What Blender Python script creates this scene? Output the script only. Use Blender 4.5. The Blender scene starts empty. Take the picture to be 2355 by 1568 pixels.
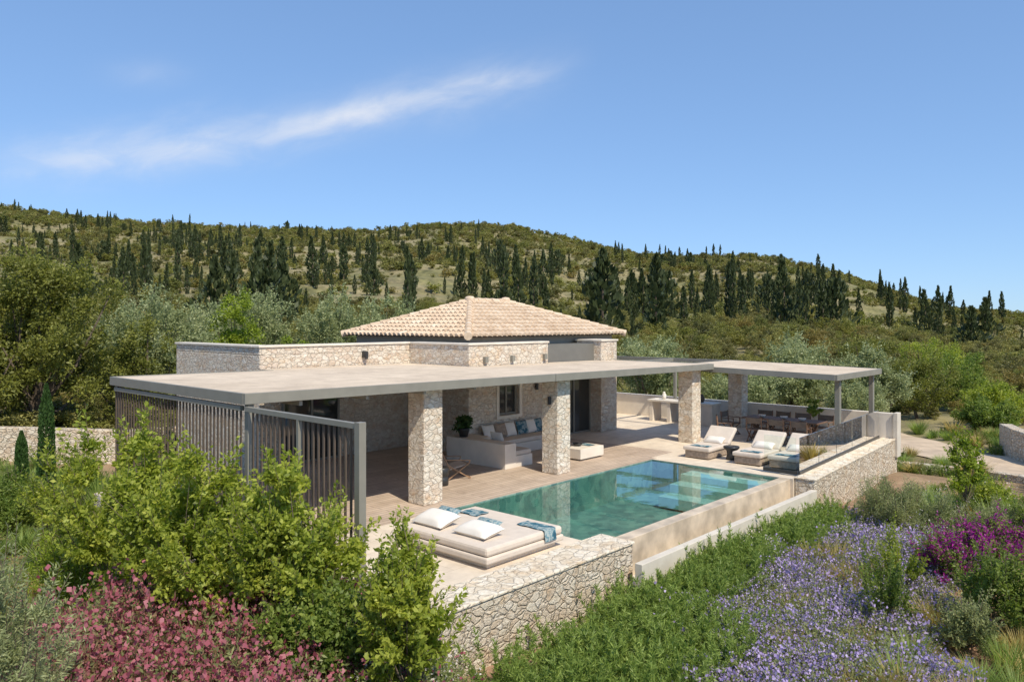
import bpy, math, random
import numpy as np
from mathutils import Vector, Matrix
rad=math.radians
random.seed(7); RNG=np.random.default_rng(11)
sc=bpy.context.scene
COL=sc.collection
CF,SF=0.7373,0.6756
def P(D,L): return (CF*D+SF*L, SF*D-CF*L)

# ---------------------------------------------------------------- materials
def newmat(name):
    m=bpy.data.materials.new(name); m.use_nodes=True
    nt=m.node_tree; b=nt.nodes['Principled BSDF']
    return m,nt,b
def ramp(nt,stops,fac,interp='LINEAR'):
    r=nt.nodes.new('ShaderNodeValToRGB'); r.color_ramp.interpolation=interp
    el=r.color_ramp.elements
    while len(el)<len(stops): el.new(0.5)
    for e,(p,c) in zip(el,stops):
        e.position=p; e.color=(c[0],c[1],c[2],1) if not isinstance(c,(int,float)) else (c,c,c,1)
    if fac is not None: nt.links.new(fac,r.inputs[0])
    return r
def mix(nt,a,b,fac,mode='MIX'):
    m=nt.nodes.new('ShaderNodeMix'); m.data_type='RGBA'; m.blend_type=mode
    for s,v in ((6,a),(7,b),(0,fac)):
        if hasattr(v,'is_output'): nt.links.new(v,m.inputs[s])
        elif s==0: m.inputs[0].default_value=v
        else: m.inputs[s].default_value=(v[0],v[1],v[2],1)
    return m.outputs[2]
def coords(nt,scale=(1,1,1)):
    tc=nt.nodes.new('ShaderNodeTexCoord'); mp=nt.nodes.new('ShaderNodeMapping')
    mp.inputs['Scale'].default_value=scale
    nt.links.new(tc.outputs['Object'],mp.inputs['Vector']); return mp.outputs[0]
def noise(nt,vec,scale,detail=4,rough=.55):
    n=nt.nodes.new('ShaderNodeTexNoise'); n.inputs['Scale'].default_value=scale
    n.inputs['Detail'].default_value=detail; n.inputs['Roughness'].default_value=rough
    if vec is not None: nt.links.new(vec,n.inputs['Vector'])
    return n
def bump(nt,b,h,strength=.3,dist=.02,prev=None):
    bm=nt.nodes.new('ShaderNodeBump'); bm.inputs['Strength'].default_value=strength
    bm.inputs['Distance'].default_value=dist; nt.links.new(h,bm.inputs['Height'])
    nt.links.new(bm.outputs[0],b.inputs['Normal']); return bm.outputs[0]
def plain(name,c,rough=.6,var=.12,scale=6,metal=0,bmp=.15):
    m,nt,b=newmat(name); v=coords(nt); n=noise(nt,v,scale,6)
    lo=[x*(1-var*1.6) for x in c]; hi=[min(1,x*(1+var)) for x in c]
    r=ramp(nt,[(.3,lo),(.7,hi)],n.outputs[0]); nt.links.new(r.outputs[0],b.inputs['Base Color'])
    b.inputs['Roughness'].default_value=rough; b.inputs['Metallic'].default_value=metal
    if bmp:
        n2=noise(nt,v,scale*12,5); bump(nt,b,n2.outputs[0],bmp,.006)
    return m
def stone(name,scale=4.0,pal=None,mortar=(.40,.33,.25),mw=.035,zs=1.3,depth=.03,gain=1.0,stain=(.96,.84,.71)):
    m,nt,b=newmat(name); v=coords(nt,(1,1,zs))
    nz=noise(nt,v,4.0,4)
    wv=nt.nodes.new('ShaderNodeVectorMath'); wv.operation='MULTIPLY_ADD'
    nt.links.new(nz.outputs['Color'],wv.inputs[0]); wv.inputs[1].default_value=(.22,.22,.22); nt.links.new(v,wv.inputs[2])
    v1=nt.nodes.new('ShaderNodeTexVoronoi'); v1.inputs['Scale'].default_value=scale
    v2=nt.nodes.new('ShaderNodeTexVoronoi'); v2.feature='DISTANCE_TO_EDGE'; v2.inputs['Scale'].default_value=scale
    for q in (v1,v2): nt.links.new(wv.outputs[0],q.inputs['Vector']); q.inputs['Randomness'].default_value=1.0
    sp=nt.nodes.new('ShaderNodeSeparateColor'); nt.links.new(v1.outputs['Color'],sp.inputs[0])
    st=[(i/len(pal),tuple(min(.85,k*gain) for k in c)) for i,c in enumerate(pal)]
    r=ramp(nt,st,sp.outputs[0],'CONSTANT')
    n3=noise(nt,v,11,9,.7)
    r3=ramp(nt,[(.3,(.76,.71,.65)),(.58,(1.06,1.05,1.04))],n3.outputs[0])
    c=mix(nt,r.outputs[0],r3.outputs[0],1.0,'MULTIPLY')
    n4=noise(nt,v,2.6,6,.65); r4=ramp(nt,[(.52,(1.0,1.0,1.0)),(.68,stain)],n4.outputs[0]); c=mix(nt,c,r4.outputs[0],1.0,'MULTIPLY')
    re=ramp(nt,[(mw*.2,0),(mw*1.3,1)],v2.outputs['Distance'])
    jn=noise(nt,v,3.1,4,.6); jr=ramp(nt,[(.35,.25),(.65,.95)],jn.outputs[0])
    iv=nt.nodes.new('ShaderNodeMath'); iv.operation='SUBTRACT'; iv.inputs[0].default_value=1; nt.links.new(re.outputs[0],iv.inputs[1])
    jm=nt.nodes.new('ShaderNodeMath'); jm.operation='MULTIPLY'; nt.links.new(iv.outputs[0],jm.inputs[0]); nt.links.new(jr.outputs[0],jm.inputs[1])
    c=mix(nt,c,mortar,jm.outputs[0])
    nt.links.new(c,b.inputs['Base Color']); b.inputs['Roughness'].default_value=.9
    rh=ramp(nt,[(mw*.3,0),(mw*2.8,1)],v2.outputs['Distance'])
    mm=nt.nodes.new('ShaderNodeMath'); mm.operation='MULTIPLY_ADD'; nt.links.new(n3.outputs[0],mm.inputs[0]); mm.inputs[1].default_value=1.5; nt.links.new(rh.outputs[0],mm.inputs[2])
    bump(nt,b,mm.outputs[0],.85,depth)
    return m
def leafmat(name,cols,rough=.5,tr=.35,ns=1.2,objrand=False,gain=1.35):
    m,nt,b=newmat(name)
    g=nt.nodes.new('ShaderNodeNewGeometry'); v=coords(nt); n=noise(nt,v,ns,3)
    a=nt.nodes.new('ShaderNodeMath'); a.operation='MULTIPLY_ADD'
    nt.links.new(g.outputs['Random Per Island'],a.inputs[0]); a.inputs[1].default_value=.5
    mr=nt.nodes.new('ShaderNodeMapRange'); mr.inputs[1].default_value=.3; mr.inputs[2].default_value=.7; mr.inputs[3].default_value=0; mr.inputs[4].default_value=.5
    nt.links.new(n.outputs[0],mr.inputs[0]); nt.links.new(mr.outputs[0],a.inputs[2])
    k=len(cols); r=ramp(nt,[(i/(k-1),tuple(min(.85,q*gain) for q in c)) for i,c in enumerate(cols)],a.outputs[0])
    c=r.outputs[0]
    if objrand:
        oi=nt.nodes.new('ShaderNodeObjectInfo'); r2=ramp(nt,[(0,(.5,.52,.45)),(.2,(1.05,.96,.92)),(.4,(.7,.78,.5)),(.6,(1.5,1.4,1.25)),(.8,(1.05,1.12,.65)),(1,(1.25,1.0,.85))],oi.outputs['Random'])
        c=mix(nt,c,r2.outputs[0],1.0,'MULTIPLY')
    nt.links.new(c,b.inputs['Base Color']); b.inputs['Roughness'].default_value=rough
    b.inputs['Specular IOR Level'].default_value=.35
    t=nt.nodes.new('ShaderNodeBsdfTranslucent'); hs=nt.nodes.new('ShaderNodeHueSaturation'); hs.inputs['Value'].default_value=1.6; hs.inputs['Saturation'].default_value=1.1
    nt.links.new(c,hs.inputs['Color']); nt.links.new(hs.outputs[0],t.inputs[0])
    ms=nt.nodes.new('ShaderNodeMixShader'); ms.inputs[0].default_value=tr
    out=nt.nodes['Material Output']; nt.links.new(b.outputs[0],ms.inputs[1]); nt.links.new(t.outputs[0],ms.inputs[2]); nt.links.new(ms.outputs[0],out.inputs[0])
    return m

PALW=[(.70,.62,.52),(.73,.66,.56),(.68,.58,.48),(.75,.69,.60),(.70,.63,.53),(.64,.54,.44),(.72,.65,.55)]
m_wall=stone('house_stone',5.2,PALW,mortar=(.60,.52,.42),mw=.03,zs=1.55)
m_pillar=stone('pillar_stone',5.2,[(.74,.67,.56),(.77,.71,.61),(.71,.62,.51),(.79,.73,.64),(.74,.67,.57),(.67,.57,.46)],mortar=(.57,.49,.39),mw=.03,zs=1.6)
m_gwall=stone('garden_wall_stone',5.6,[(.67,.58,.46),(.72,.64,.52),(.61,.51,.39),(.74,.67,.56),(.66,.57,.45),(.70,.63,.51)],mortar=(.37,.29,.205),mw=.042,depth=.05,zs=1.4)
m_cap=stone('paving_stone',4.8,[(.71,.63,.50),(.75,.68,.56),(.67,.58,.45),(.77,.71,.60)],mortar=(.50,.41,.31),mw=.03,depth=.02,zs=1)
m_coping=plain('pale_coping',(.72,.65,.55),.7,.08,3)
m_white=plain('warm_white_plaster',(.70,.63,.54),.8,.07,2)
m_trough=plain('pale_render',(.62,.565,.48),.85,.10,1.6)
m_grey=plain('taupe_paint',(.235,.225,.19),.55,.06,3,bmp=.04)
m_grey2=plain('light_taupe_paint',(.30,.28,.235),.6,.06,3,bmp=.04)
m_dark=plain('dark_metal',(.03,.03,.03),.4,.1,5,bmp=0)
m_wood=plain('bronze_brown_wood',(.105,.078,.058),.75,.12,3)
m_wood2=plain('dining_wood',(.20,.115,.07),.6,.3,9)
m_teak=plain('teak_wood',(.30,.18,.10),.55,.25,9)
m_fab=plain('cream_fabric',(.64,.55,.46),.9,.05,5,bmp=.2)
m_fab2=plain('white_fabric',(.76,.71,.64),.9,.04,5,bmp=.2)
m_brown=plain('woven_taupe',(.36,.28,.21),.85,.2,14,bmp=.4)
m_bark=plain('bark',(.15,.115,.085),.95,.4,8,bmp=.6)
m_sling=plain('dark_sling',(.15,.12,.095),.8,.15,9)
m_over=plain('overflow_stone',(.62,.51,.38),.4,.22,2.2,bmp=.25)
def towelmat():
    m,nt,b=newmat('blue_patterned_cloth'); v=coords(nt)
    n=noise(nt,v,7,5,.6); r=ramp(nt,[(.36,(.02,.08,.12)),(.46,(.05,.16,.21)),(.53,(.36,.40,.38)),(.60,(.09,.20,.25)),(.68,(.40,.40,.36))],n.outputs[0])
    nt.links.new(r.outputs[0],b.inputs['Base Color']); b.inputs['Roughness'].default_value=.95; return m
m_towel=towelmat()
def plankmat(name,c1,c2,mor,bw,rh,ms=.006,rough=.65,rot=0):
    m,nt,b=newmat(name); v=coords(nt)
    mp=nt.nodes.new('ShaderNodeMapping'); mp.inputs['Rotation'].default_value=(0,0,rot); nt.links.new(v,mp.inputs[0])
    t=nt.nodes.new('ShaderNodeTexBrick'); nt.links.new(mp.outputs[0],t.inputs['Vector'])
    t.inputs['Color1'].default_value=(*c1,1); t.inputs['Color2'].default_value=(*c2,1); t.inputs['Mortar'].default_value=(*mor,1)
    t.inputs['Scale'].default_value=1; t.inputs['Mortar Size'].default_value=ms; t.inputs['Brick Width'].default_value=bw; t.inputs['Row Height'].default_value=rh
    n=noise(nt,v,2.2,7,.65); r=ramp(nt,[(.3,(.80,.78,.76)),(.7,(1.08,1.07,1.05))],n.outputs[0])
    c=mix(nt,t.outputs[0],r.outputs[0],1,'MULTIPLY'); n5=noise(nt,v,.5,4,.6); r5=ramp(nt,[(.35,(.90,.88,.86)),(.65,(1.05,1.04,1.03))],n5.outputs[0]); c=mix(nt,c,r5.outputs[0],1,'MULTIPLY')
    nt.links.new(c,b.inputs['Base Color']); b.inputs['Roughness'].default_value=rough
    inv=nt.nodes.new('ShaderNodeMath'); inv.operation='SUBTRACT'; inv.inputs[0].default_value=1; nt.links.new(t.outputs['Fac'],inv.inputs[1])
    bump(nt,b,inv.outputs[0],.5,.006); return m
m_deck=plankmat('weathered_boards',(.51,.41,.325),(.59,.485,.395),(.22,.17,.135),2.4,.145,.008)
m_pave=plankmat('pale_paving',(.73,.64,.52),(.77,.68,.56),(.54,.46,.36),1.2,.6,.005)
m_reed=plankmat('pergola_cover',(.66,.555,.43),(.71,.60,.475),(.54,.45,.345),6.0,.11,.012,.9)
def tilemat():
    m,nt,b=newmat('clay_tile'); g=nt.nodes.new('ShaderNodeNewGeometry')
    r=ramp(nt,[(0,(.54,.41,.29)),(.25,(.65,.515,.38)),(.6,(.70,.57,.43)),(.85,(.60,.465,.34)),(1,(.73,.62,.49))],g.outputs['Random Per Island'])
    v=coords(nt); n=noise(nt,v,5,6,.7); r2=ramp(nt,[(.3,(.78,.73,.67)),(.65,(1.04,1.04,1.04))],n.outputs[0])
    nt.links.new(mix(nt,r.outputs[0],r2.outputs[0],1,'MULTIPLY'),b.inputs['Base Color']); b.inputs['Roughness'].default_value=.85
    return m
m_tile=tilemat()
def poolmat():
    m,nt,b=newmat('green_pool_stone'); v=coords(nt)
    t=nt.nodes.new('ShaderNodeTexVoronoi'); t.inputs['Scale'].default_value=5; nt.links.new(v,t.inputs[0])
    sp=nt.nodes.new('ShaderNodeSeparateColor'); nt.links.new(t.outputs['Color'],sp.inputs[0])
    r=ramp(nt,[(0,(.13,.21,.20)),(.5,(.20,.29,.26)),(1,(.29,.37,.32))],sp.outputs[0])
    n=noise(nt,v,1.2,6,.65); r2=ramp(nt,[(.3,(.6,.7,.75)),(.7,(1.3,1.22,1.1))],n.outputs[0])
    nt.links.new(mix(nt,r.outputs[0],r2.outputs[0],1,'MULTIPLY'),b.inputs['Base Color']); b.inputs['Roughness'].default_value=.6
    return m
m_pool=poolmat()
def watermat():
    m=bpy.data.materials.new('pool_water'); m.use_nodes=True; nt=m.node_tree; nt.nodes.clear()
    out=nt.nodes.new('ShaderNodeOutputMaterial'); tr=nt.nodes.new('ShaderNodeBsdfTransparent'); tr.inputs[0].default_value=(.58,.87,.90,1)
    gl=nt.nodes.new('ShaderNodeBsdfGlossy'); gl.inputs['Roughness'].default_value=.005; gl.inputs[0].default_value=(1,1,1,1)
    fr=nt.nodes.new('ShaderNodeFresnel'); fr.inputs[0].default_value=1.42
    tc=nt.nodes.new('ShaderNodeTexCoord'); n=noise(nt,tc.outputs['Object'],2.5,3); bm=nt.nodes.new('ShaderNodeBump'); bm.inputs['Strength'].default_value=.035; bm.inputs['Distance'].default_value=.05
    nt.links.new(n.outputs[0],bm.inputs['Height']); nt.links.new(bm.outputs[0],gl.inputs['Normal']); nt.links.new(bm.outputs[0],fr.inputs['Normal'])
    ms=nt.nodes.new('ShaderNodeMixShader'); nt.links.new(fr.outputs[0],ms.inputs[0]); nt.links.new(tr.outputs[0],ms.inputs[1]); nt.links.new(gl.outputs[0],ms.inputs[2]); nt.links.new(ms.outputs[0],out.inputs[0])
    return m
m_water=watermat()
def glassmat(name,tint,ior=1.45):
    m=bpy.data.materials.new(name); m.use_nodes=True; nt=m.node_tree; nt.nodes.clear()
    out=nt.nodes.new('ShaderNodeOutputMaterial'); tr=nt.nodes.new('ShaderNodeBsdfTransparent'); tr.inputs[0].default_value=(*tint,1)
    gl=nt.nodes.new('ShaderNodeBsdfGlossy'); gl.inputs['Roughness'].default_value=.01
    fr=nt.nodes.new('ShaderNodeFresnel'); fr.inputs[0].default_value=ior
    ms=nt.nodes.new('ShaderNodeMixShader'); nt.links.new(fr.outputs[0],ms.inputs[0]); nt.links.new(tr.outputs[0],ms.inputs[1]); nt.links.new(gl.outputs[0],ms.inputs[2]); nt.links.new(ms.outputs[0],out.inputs[0]); return m
m_glass=glassmat('clear_glass',(.94,.975,.955),1.25)
m_dglass,_nt,_b=newmat('dark_window_glass'); _b.inputs['Base Color'].default_value=(.04,.042,.04,1); _b.inputs['Roughness'].default_value=.04; _b.inputs['Specular IOR Level'].default_value=.8

# foliage
m_bush=leafmat('bush_leaves',[(.065,.09,.012),(.155,.195,.027),(.275,.31,.05),(.42,.42,.09)],tr=.45)
m_bush2=leafmat('laurel_leaves',[(.045,.07,.012),(.095,.14,.025),(.175,.22,.045),(.27,.30,.075)],tr=.42)
m_olive=leafmat('olive_leaves',[(.09,.11,.045),(.17,.195,.085),(.26,.285,.14),(.37,.385,.22)],ns=.5,gain=1.4)
m_dktree=leafmat('dark_oak_leaves',[(.04,.05,.012),(.10,.11,.022),(.17,.18,.035),(.25,.25,.06)],ns=.5)
m_bright=leafmat('bright_leaves',[(.08,.12,.015),(.14,.19,.02),(.21,.26,.03),(.28,.32,.05)],ns=.6,gain=1.35)
m_cyp=leafmat('cypress_leaves',[(.022,.032,.012),(.036,.05,.018),(.055,.07,.026),(.075,.09,.035)],tr=.15,ns=.8,gain=1.25)
m_cypn=leafmat('young_cypress_leaves',[(.02,.045,.01),(.035,.075,.018),(.06,.11,.03)],tr=.2,ns=2)
m_scrub=leafmat('scrub_leaves',[(.055,.058,.02),(.11,.112,.038),(.175,.17,.06),(.25,.235,.095)],tr=.28,ns=.15,objrand=True,gain=1.45)
m_rose=leafmat('rosemary_leaves',[(.06,.10,.02),(.12,.17,.035),(.20,.26,.06),(.28,.34,.10)],ns=2)
m_gleaf=leafmat('greygreen_leaves',[(.09,.11,.04),(.16,.18,.07),(.24,.26,.11),(.32,.33,.16)],ns=2)
m_blue=leafmat('lilac_petals',[(.30,.22,.46),(.39,.30,.55),(.47,.38,.62),(.55,.47,.69)],tr=.25,ns=2,gain=1.0)
m_mag=leafmat('magenta_petals',[(.14,.008,.11),(.26,.018,.19),(.38,.035,.28)],tr=.3,ns=2,gain=1.2)
m_red=leafmat('dusty_red_petals',[(.30,.07,.10),(.38,.13,.16),(.44,.22,.23)],tr=.3,ns=2,gain=1.1)
m_wht=leafmat('white_petals',[(.55,.5,.45),(.68,.62,.58),(.75,.72,.68)],tr=.3,ns=2,gain=1)
m_grass=leafmat('grass_blades',[(.10,.15,.03),(.16,.22,.05),(.24,.28,.08)],tr=.4,ns=2)
m_dry=leafmat('dry_grass_blades',[(.24,.20,.07),(.36,.29,.10),(.46,.37,.15)],tr=.4,ns=2,gain=1.1)
m_rust=leafmat('rusty_leaves',[(.10,.09,.04),(.18,.14,.07),(.26,.16,.10),(.22,.22,.10)],tr=.3,ns=2,gain=1.15)

# ---------------------------------------------------------------- mesh helpers
def empty(name,loc,label,cat,group=None,rotz=0):
    o=bpy.data.objects.new(name,None); o.location=loc; o.rotation_euler=(0,0,rotz); COL.objects.link(o)
    o.empty_display_size=.3
    o['label']=label; o['category']=cat
    if group: o['group']=group
    return o
class MB:
    def __init__(s): s.v=[]; s.f=[]
    def box(s,x0,x1,y0,y1,z0,z1):
        n=len(s.v); s.v+=[(x0,y0,z0),(x1,y0,z0),(x1,y1,z0),(x0,y1,z0),(x0,y0,z1),(x1,y0,z1),(x1,y1,z1),(x0,y1,z1)]
        s.f+=[tuple(n+i for i in q) for q in ((0,3,2,1),(4,5,6,7),(0,1,5,4),(1,2,6,5),(2,3,7,6),(3,0,4,7))]; return s
    def prism(s,poly,z0,z1):
        n=len(s.v); k=len(poly); f0=z0 if callable(z0) else (lambda x,y:z0); f1=z1 if callable(z1) else (lambda x,y:z1)
        s.v+=[(x,y,f0(x,y)) for x,y in poly]+[(x,y,f1(x,y)) for x,y in poly]
        s.f.append(tuple(range(n+k-1,n-1,-1))); s.f.append(tuple(range(n+k,n+2*k)))
        for i in range(k): j=(i+1)%k; s.f.append((n+i,n+j,n+k+j,n+k+i))
        return s
    def obox(s,p0,p1,w,h,up=(0,0,1)):
        p0=Vector(p0);p1=Vector(p1); d=(p1-p0).normalized(); u=Vector(up)
        if abs(d.dot(u))>.98: u=Vector((1,0,0))
        r=d.cross(u).normalized(); u=r.cross(d).normalized(); n=len(s.v)
        for p in (p0,p1):
            for a,b in ((-1,-1),(1,-1),(1,1),(-1,1)): s.v.append(tuple(p+r*a*w/2+u*b*h/2))
        s.f+=[tuple(n+i for i in q) for q in ((0,3,2,1),(4,5,6,7),(0,1,5,4),(1,2,6,5),(2,3,7,6),(3,0,4,7))]; return s
    def tube(s,p0,p1,r0,r1,k=8,cap=True):
        p0=Vector(p0);p1=Vector(p1); d=(p1-p0); 
        if d.length<1e-6: return s
        d.normalize(); u=Vector((0,0,1)) if abs(d.z)<.9 else Vector((1,0,0)); a=d.cross(u).normalized(); b=d.cross(a); n=len(s.v)
        for p,r in ((p0,r0),(p1,r1)):
            for i in range(k): t=2*math.pi*i/k; s.v.append(tuple(p+a*math.cos(t)*r+b*math.sin(t)*r))
        for i in range(k): j=(i+1)%k; s.f.append((n+i,n+k+i,n+k+j,n+j))
        if cap: s.f.append(tuple(range(n,n+k))); s.f.append(tuple(range(n+2*k-1,n+k-1,-1)))
        return s
    def lathe(s,prof,k=20,c=(0,0,0)):
        n=len(s.v)
        for r,z in prof:
            for i in range(k): t=2*math.pi*i/k; s.v.append((c[0]+r*math.cos(t),c[1]+r*math.sin(t),c[2]+z))
        for q in range(len(prof)-1):
            for i in range(k): j=(i+1)%k; s.f.append((n+q*k+i,n+q*k+j,n+(q+1)*k+j,n+(q+1)*k+i))
        s.f.append(tuple(n+i for i in range(k-1,-1,-1))); s.f.append(tuple(n+(len(prof)-1)*k+i for i in range(k))); return s
    def pillow(s,c,sx,sy,h,mat=None,n=12,puff=.5):
        b=len(s.v); mat=mat or Matrix.Identity(3)
        for side in (1,-1):
            for i in range(n+1):
                for j in range(n+1):
                    a=-1+2*i/n; d=-1+2*j/n
                    z=side*h/2*(max(0,(1-abs(a)**3.2)*(1-abs(d)**3.2)))**puff
                    x=a*sx/2*(1-.07*(1-d*d)); y=d*sy/2*(1-.07*(1-a*a))
                    s.v.append(tuple(Vector(c)+mat@Vector((x,y,z))))
        m=(n+1)*(n+1)
        for i in range(n):
            for j in range(n):
                q=(i*(n+1)+j,(i+1)*(n+1)+j,(i+1)*(n+1)+j+1,i*(n+1)+j+1)
                s.f.append(tuple(b+k for k in q)); s.f.append(tuple(b+m+k for k in reversed(q)))
        return s
    def obj(s,name,mat,parent=None,world=True,bevel=0,smooth=False,label=None,kind=None):
        me=bpy.data.meshes.new(name); me.from_pydata(s.v,[],s.f); me.update(); me.materials.append(mat)
        if smooth: me.polygons.foreach_set('use_smooth',[True]*len(me.polygons))
        return link(name,me,parent,world,bevel,label,kind)
def link(name,me,parent=None,world=True,bevel=0,label=None,kind=None):
    o=bpy.data.objects.new(name,me); COL.objects.link(o)
    if parent:
        o.parent=parent
        if world: o.location=-parent.location
    if bevel:
        b=o.modifiers.new('Bevel','BEVEL'); b.width=bevel; b.segments=2; b.limit_method='ANGLE'
    if label: o['label']=label
    if kind: o['kind']=kind
    return o
def copy_thing(root,loc,rotz=0,label=None,scale=None):
    r=root.copy(); COL.objects.link(r); r.location=loc; r.rotation_euler=(0,0,rotz)
    if scale: r.scale=scale
    if label: r['label']=label
    for c in root.children:
        k=c.copy(); k.parent=r; COL.objects.link(k)
        for d in c.children:
            e=d.copy(); e.parent=k; COL.objects.link(e)
    return r

def quads_mesh(name,V,mats,mi=None):
    n=len(V)//4; me=bpy.data.meshes.new(name)
    me.vertices.add(4*n); me.vertices.foreach_set('co',V.astype(np.float32).ravel())
    me.loops.add(4*n); me.loops.foreach_set('vertex_index',np.arange(4*n,dtype=np.int32))
    me.polygons.add(n); me.polygons.foreach_set('loop_start',np.arange(0,4*n,4,dtype=np.int32))
    for m in mats: me.materials.append(m)
    if mi is not None: me.polygons.foreach_set('material_index',mi.astype(np.int32))
    me.update(calc_edges=True); return me
def rdir(n,rng=None):
    v=(rng or RNG).normal(size=(n,3)); return v/np.linalg.norm(v,axis=1,keepdims=True)
def unit(v): return v/(np.linalg.norm(v,axis=1,keepdims=True)+1e-9)
def leaves(C,size,asp=.4,axis=None,jit=1.0):
    n=len(C); a=rdir(n)
    if axis is not None: a=unit(axis+a*jit)
    b=unit(np.cross(a,rdir(n)))
    s=(size*RNG.uniform(.6,1.3,n))[:,None]
    V=np.empty((n,4,3)); V[:,0]=C-a*s*.5; V[:,1]=C+b*s*asp*.5-a*s*.05; V[:,2]=C+a*s*.5; V[:,3]=C-b*s*asp*.5-a*s*.05
    return V.reshape(-1,3)
def crown(height,width,z0,ncl,nleaf,leaf,asp=.45,cr=.16,taper=0,shell=.4):
    d=rdir(ncl); r=RNG.uniform(0,1,ncl)**shell
    c=d*r[:,None]*RNG.uniform(.72,1.12,ncl)[:,None]
    hh=height-z0
    zz=c[:,2]*.5+.5
    c[:,:2]*=(width/2)*(1-taper*zz)[:,None]; c[:,2]=z0+hh*(.04+.92*zz)
    rr=width*cr*RNG.uniform(.6,1.35,ncl)
    c[:,2]=np.clip(c[:,2],z0,height-rr*.5)
    k=RNG.integers(0,ncl,nleaf); dd=rdir(nleaf)
    p=c[k]+dd*(rr[k]*RNG.uniform(0,1,nleaf)**.55)[:,None]*np.array([1,1,.8])
    return c,leaves(p,leaf,asp,dd,1.2)
def shoots(c,height,ns,nl,length,leaf,asp,up=.8):
    k=RNG.integers(0,len(c),ns); cen=np.array([0,0,height*.45])
    o=unit(c[k]-cen); ln=length*RNG.uniform(.5,1.3,ns)
    d=unit(o*np.array([1,1,.6])+np.array([0,0,up])+rdir(ns)*.45)
    b=c[k]+rdir(ns)*.10
    s=np.repeat(np.arange(ns),nl); t=np.tile((np.arange(nl)+.5)/nl,ns)
    curve=np.array([0,0,1.0])*(ln[s]*t*t*.15)[:,None]
    side=unit(np.cross(d[s],rdir(ns*nl)))
    p=b[s]+d[s]*(ln[s]*t)[:,None]+curve+side*leaf*.45
    Vl=leaves(p,leaf,asp,side*1.0+d[s]*.7,.25)
    w=unit(np.cross(d,rdir(ns)))*.006; e=b+d*ln[:,None]+np.array([0,0,1.0])*(ln*.15)[:,None]
    Vs=np.stack([b-w,b+w,e+w*.3,e-w*.3],1).reshape(-1,3)
    return Vl,Vs
def tree(name,label,cat,x,y,z,height,width,mat,ncl=60,nleaf=12000,leaf=.12,trunk=.25,group=None,asp=.45,cr=.16,taper=0,tr=.12,stems=1,extra=None,sh=None,up=.8):
    root=empty(name,(x,y,z),label,cat,group)
    c,V=crown(height,width,height*trunk,ncl,nleaf,leaf,asp,cr,taper)
    mats=[mat]; mi=np.zeros(len(V)//4)
    if sh:
        ns,nl,ln=sh; a_,b_=shoots(c,height,ns,nl,ln,leaf,asp,up); V=np.concatenate([V,a_]); mi=np.zeros(len(V)//4)
    if extra:
        emat,frac=extra; mats.append(emat)
        k=len(mi); cl=np.sin(V[::4,0]*7+V[::4,2]*5)*np.cos(V[::4,1]*6+1)*.4
        mi=((RNG.uniform(0,1,k)+cl)<frac).astype(int)
    if sh:
        mats.append(m_bark); mi=np.concatenate([mi,np.full(len(b_)//4,len(mats)-1)]); V=np.concatenate([V,b_])
    link('crown',quads_mesh('crown',V,mats,mi),root,False)
    t=MB()
    for s in range(stems):
        a=RNG.uniform(0,6.28); off=Vector((math.cos(a),math.sin(a),0))*(0 if stems==1 else width*.08)
        p0=off+Vector((0,0,-.3)); p1=off*1.8+Vector((RNG.uniform(-.05,.05)*width,RNG.uniform(-.05,.05)*width,height*max(trunk,.12)*1.05))
        t.tube(p0,p1,tr,tr*.7,8)
        idx=RNG.choice(ncl,min(ncl,max(6,26//stems)),replace=False)
        for i in idx:
            q=Vector(c[i]); m=p1.lerp(q,.5)+Vector((0,0,-.05*height))+Vector(RNG.normal(size=3)*.03*width)
            t.tube(p1,m,tr*.5,tr*.28,5,False); t.tube(m,q,tr*.28,tr*.08,5,False)
    t.obj('trunk',m_bark,root,False)
    return root

# ---------------------------------------------------------------- terrain
xs=np.array([-900,-400,0,200,400,560,800,930,1050,1180,1300,1450,1560,1700,1800,1950,2100,2200,2355,2700,3200])
ys=np.array([500,470,468,495,510,518,525,515,510,515,540,575,585,580,590,630,680,705,722,735,750])
US=(xs-1177.5)/1755.; TS=(740-ys)/1755.
def sst(a,b,x):
    t=np.clip((x-a)/(b-a),0,1); return t*t*(3-2*t)
def gz(X,Y):
    X=np.asarray(X,float);Y=np.asarray(Y,float)
    D=CF*X+SF*Y; L=SF*X-CF*Y; u=L/np.maximum(D,40.)
    T=np.interp(u,US,TS); zr=4.26+T*600-3.0
    t=np.clip((D-70)/530,0,1); s=t**1.3
    base=-1.05+.10*np.sin(X*.9+1)*np.cos(Y*.8)+.9*sst(9,22,-L)*sst(14,22,D)-.5*sst(5,20,L)*sst(14,40,D)
    h=base*(1-s)+zr*s
    und=(5*np.sin(L*.021+D*.013)+3.5*np.sin(L*.047-D*.02+1)+2*np.sin(D*.06+L*.03)+1.2*np.sin(L*.11+2*np.sin(D*.05)))*np.sin(np.pi*t)*.6
    per=3.2
    tw=.5*sst(110,160,D)*(1-sst(430,520,D))
    h=h+und; q=h/per; fr=q-np.floor(q); hs=(np.floor(q)+sst(.68,1.0,fr))*per; h=h*(1-tw)+hs*tw
    h=np.where(D>600,np.maximum(zr-(D-600)*.10,-6),h)
    far=sst(900,1500,np.abs(L)); h=h*(1-far)-6*far
    m=sst(7.9,9.2,X)*(1-sst(28.4,29.3,X))*sst(8.9,9.7,Y)*(1-sst(23.5,24.5,Y))
    return h-m*2.0
Lg=9*np.sinh(6*np.linspace(-1,1,401))
Lg=np.concatenate([[-25000,-6000],Lg,[6000,25000]])
Dg=18+9*np.sinh(np.linspace(-2.6,5.3,420)); Dg=np.concatenate([[-25000,-4000,-600],Dg,[3000,8000,25000]])
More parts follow.
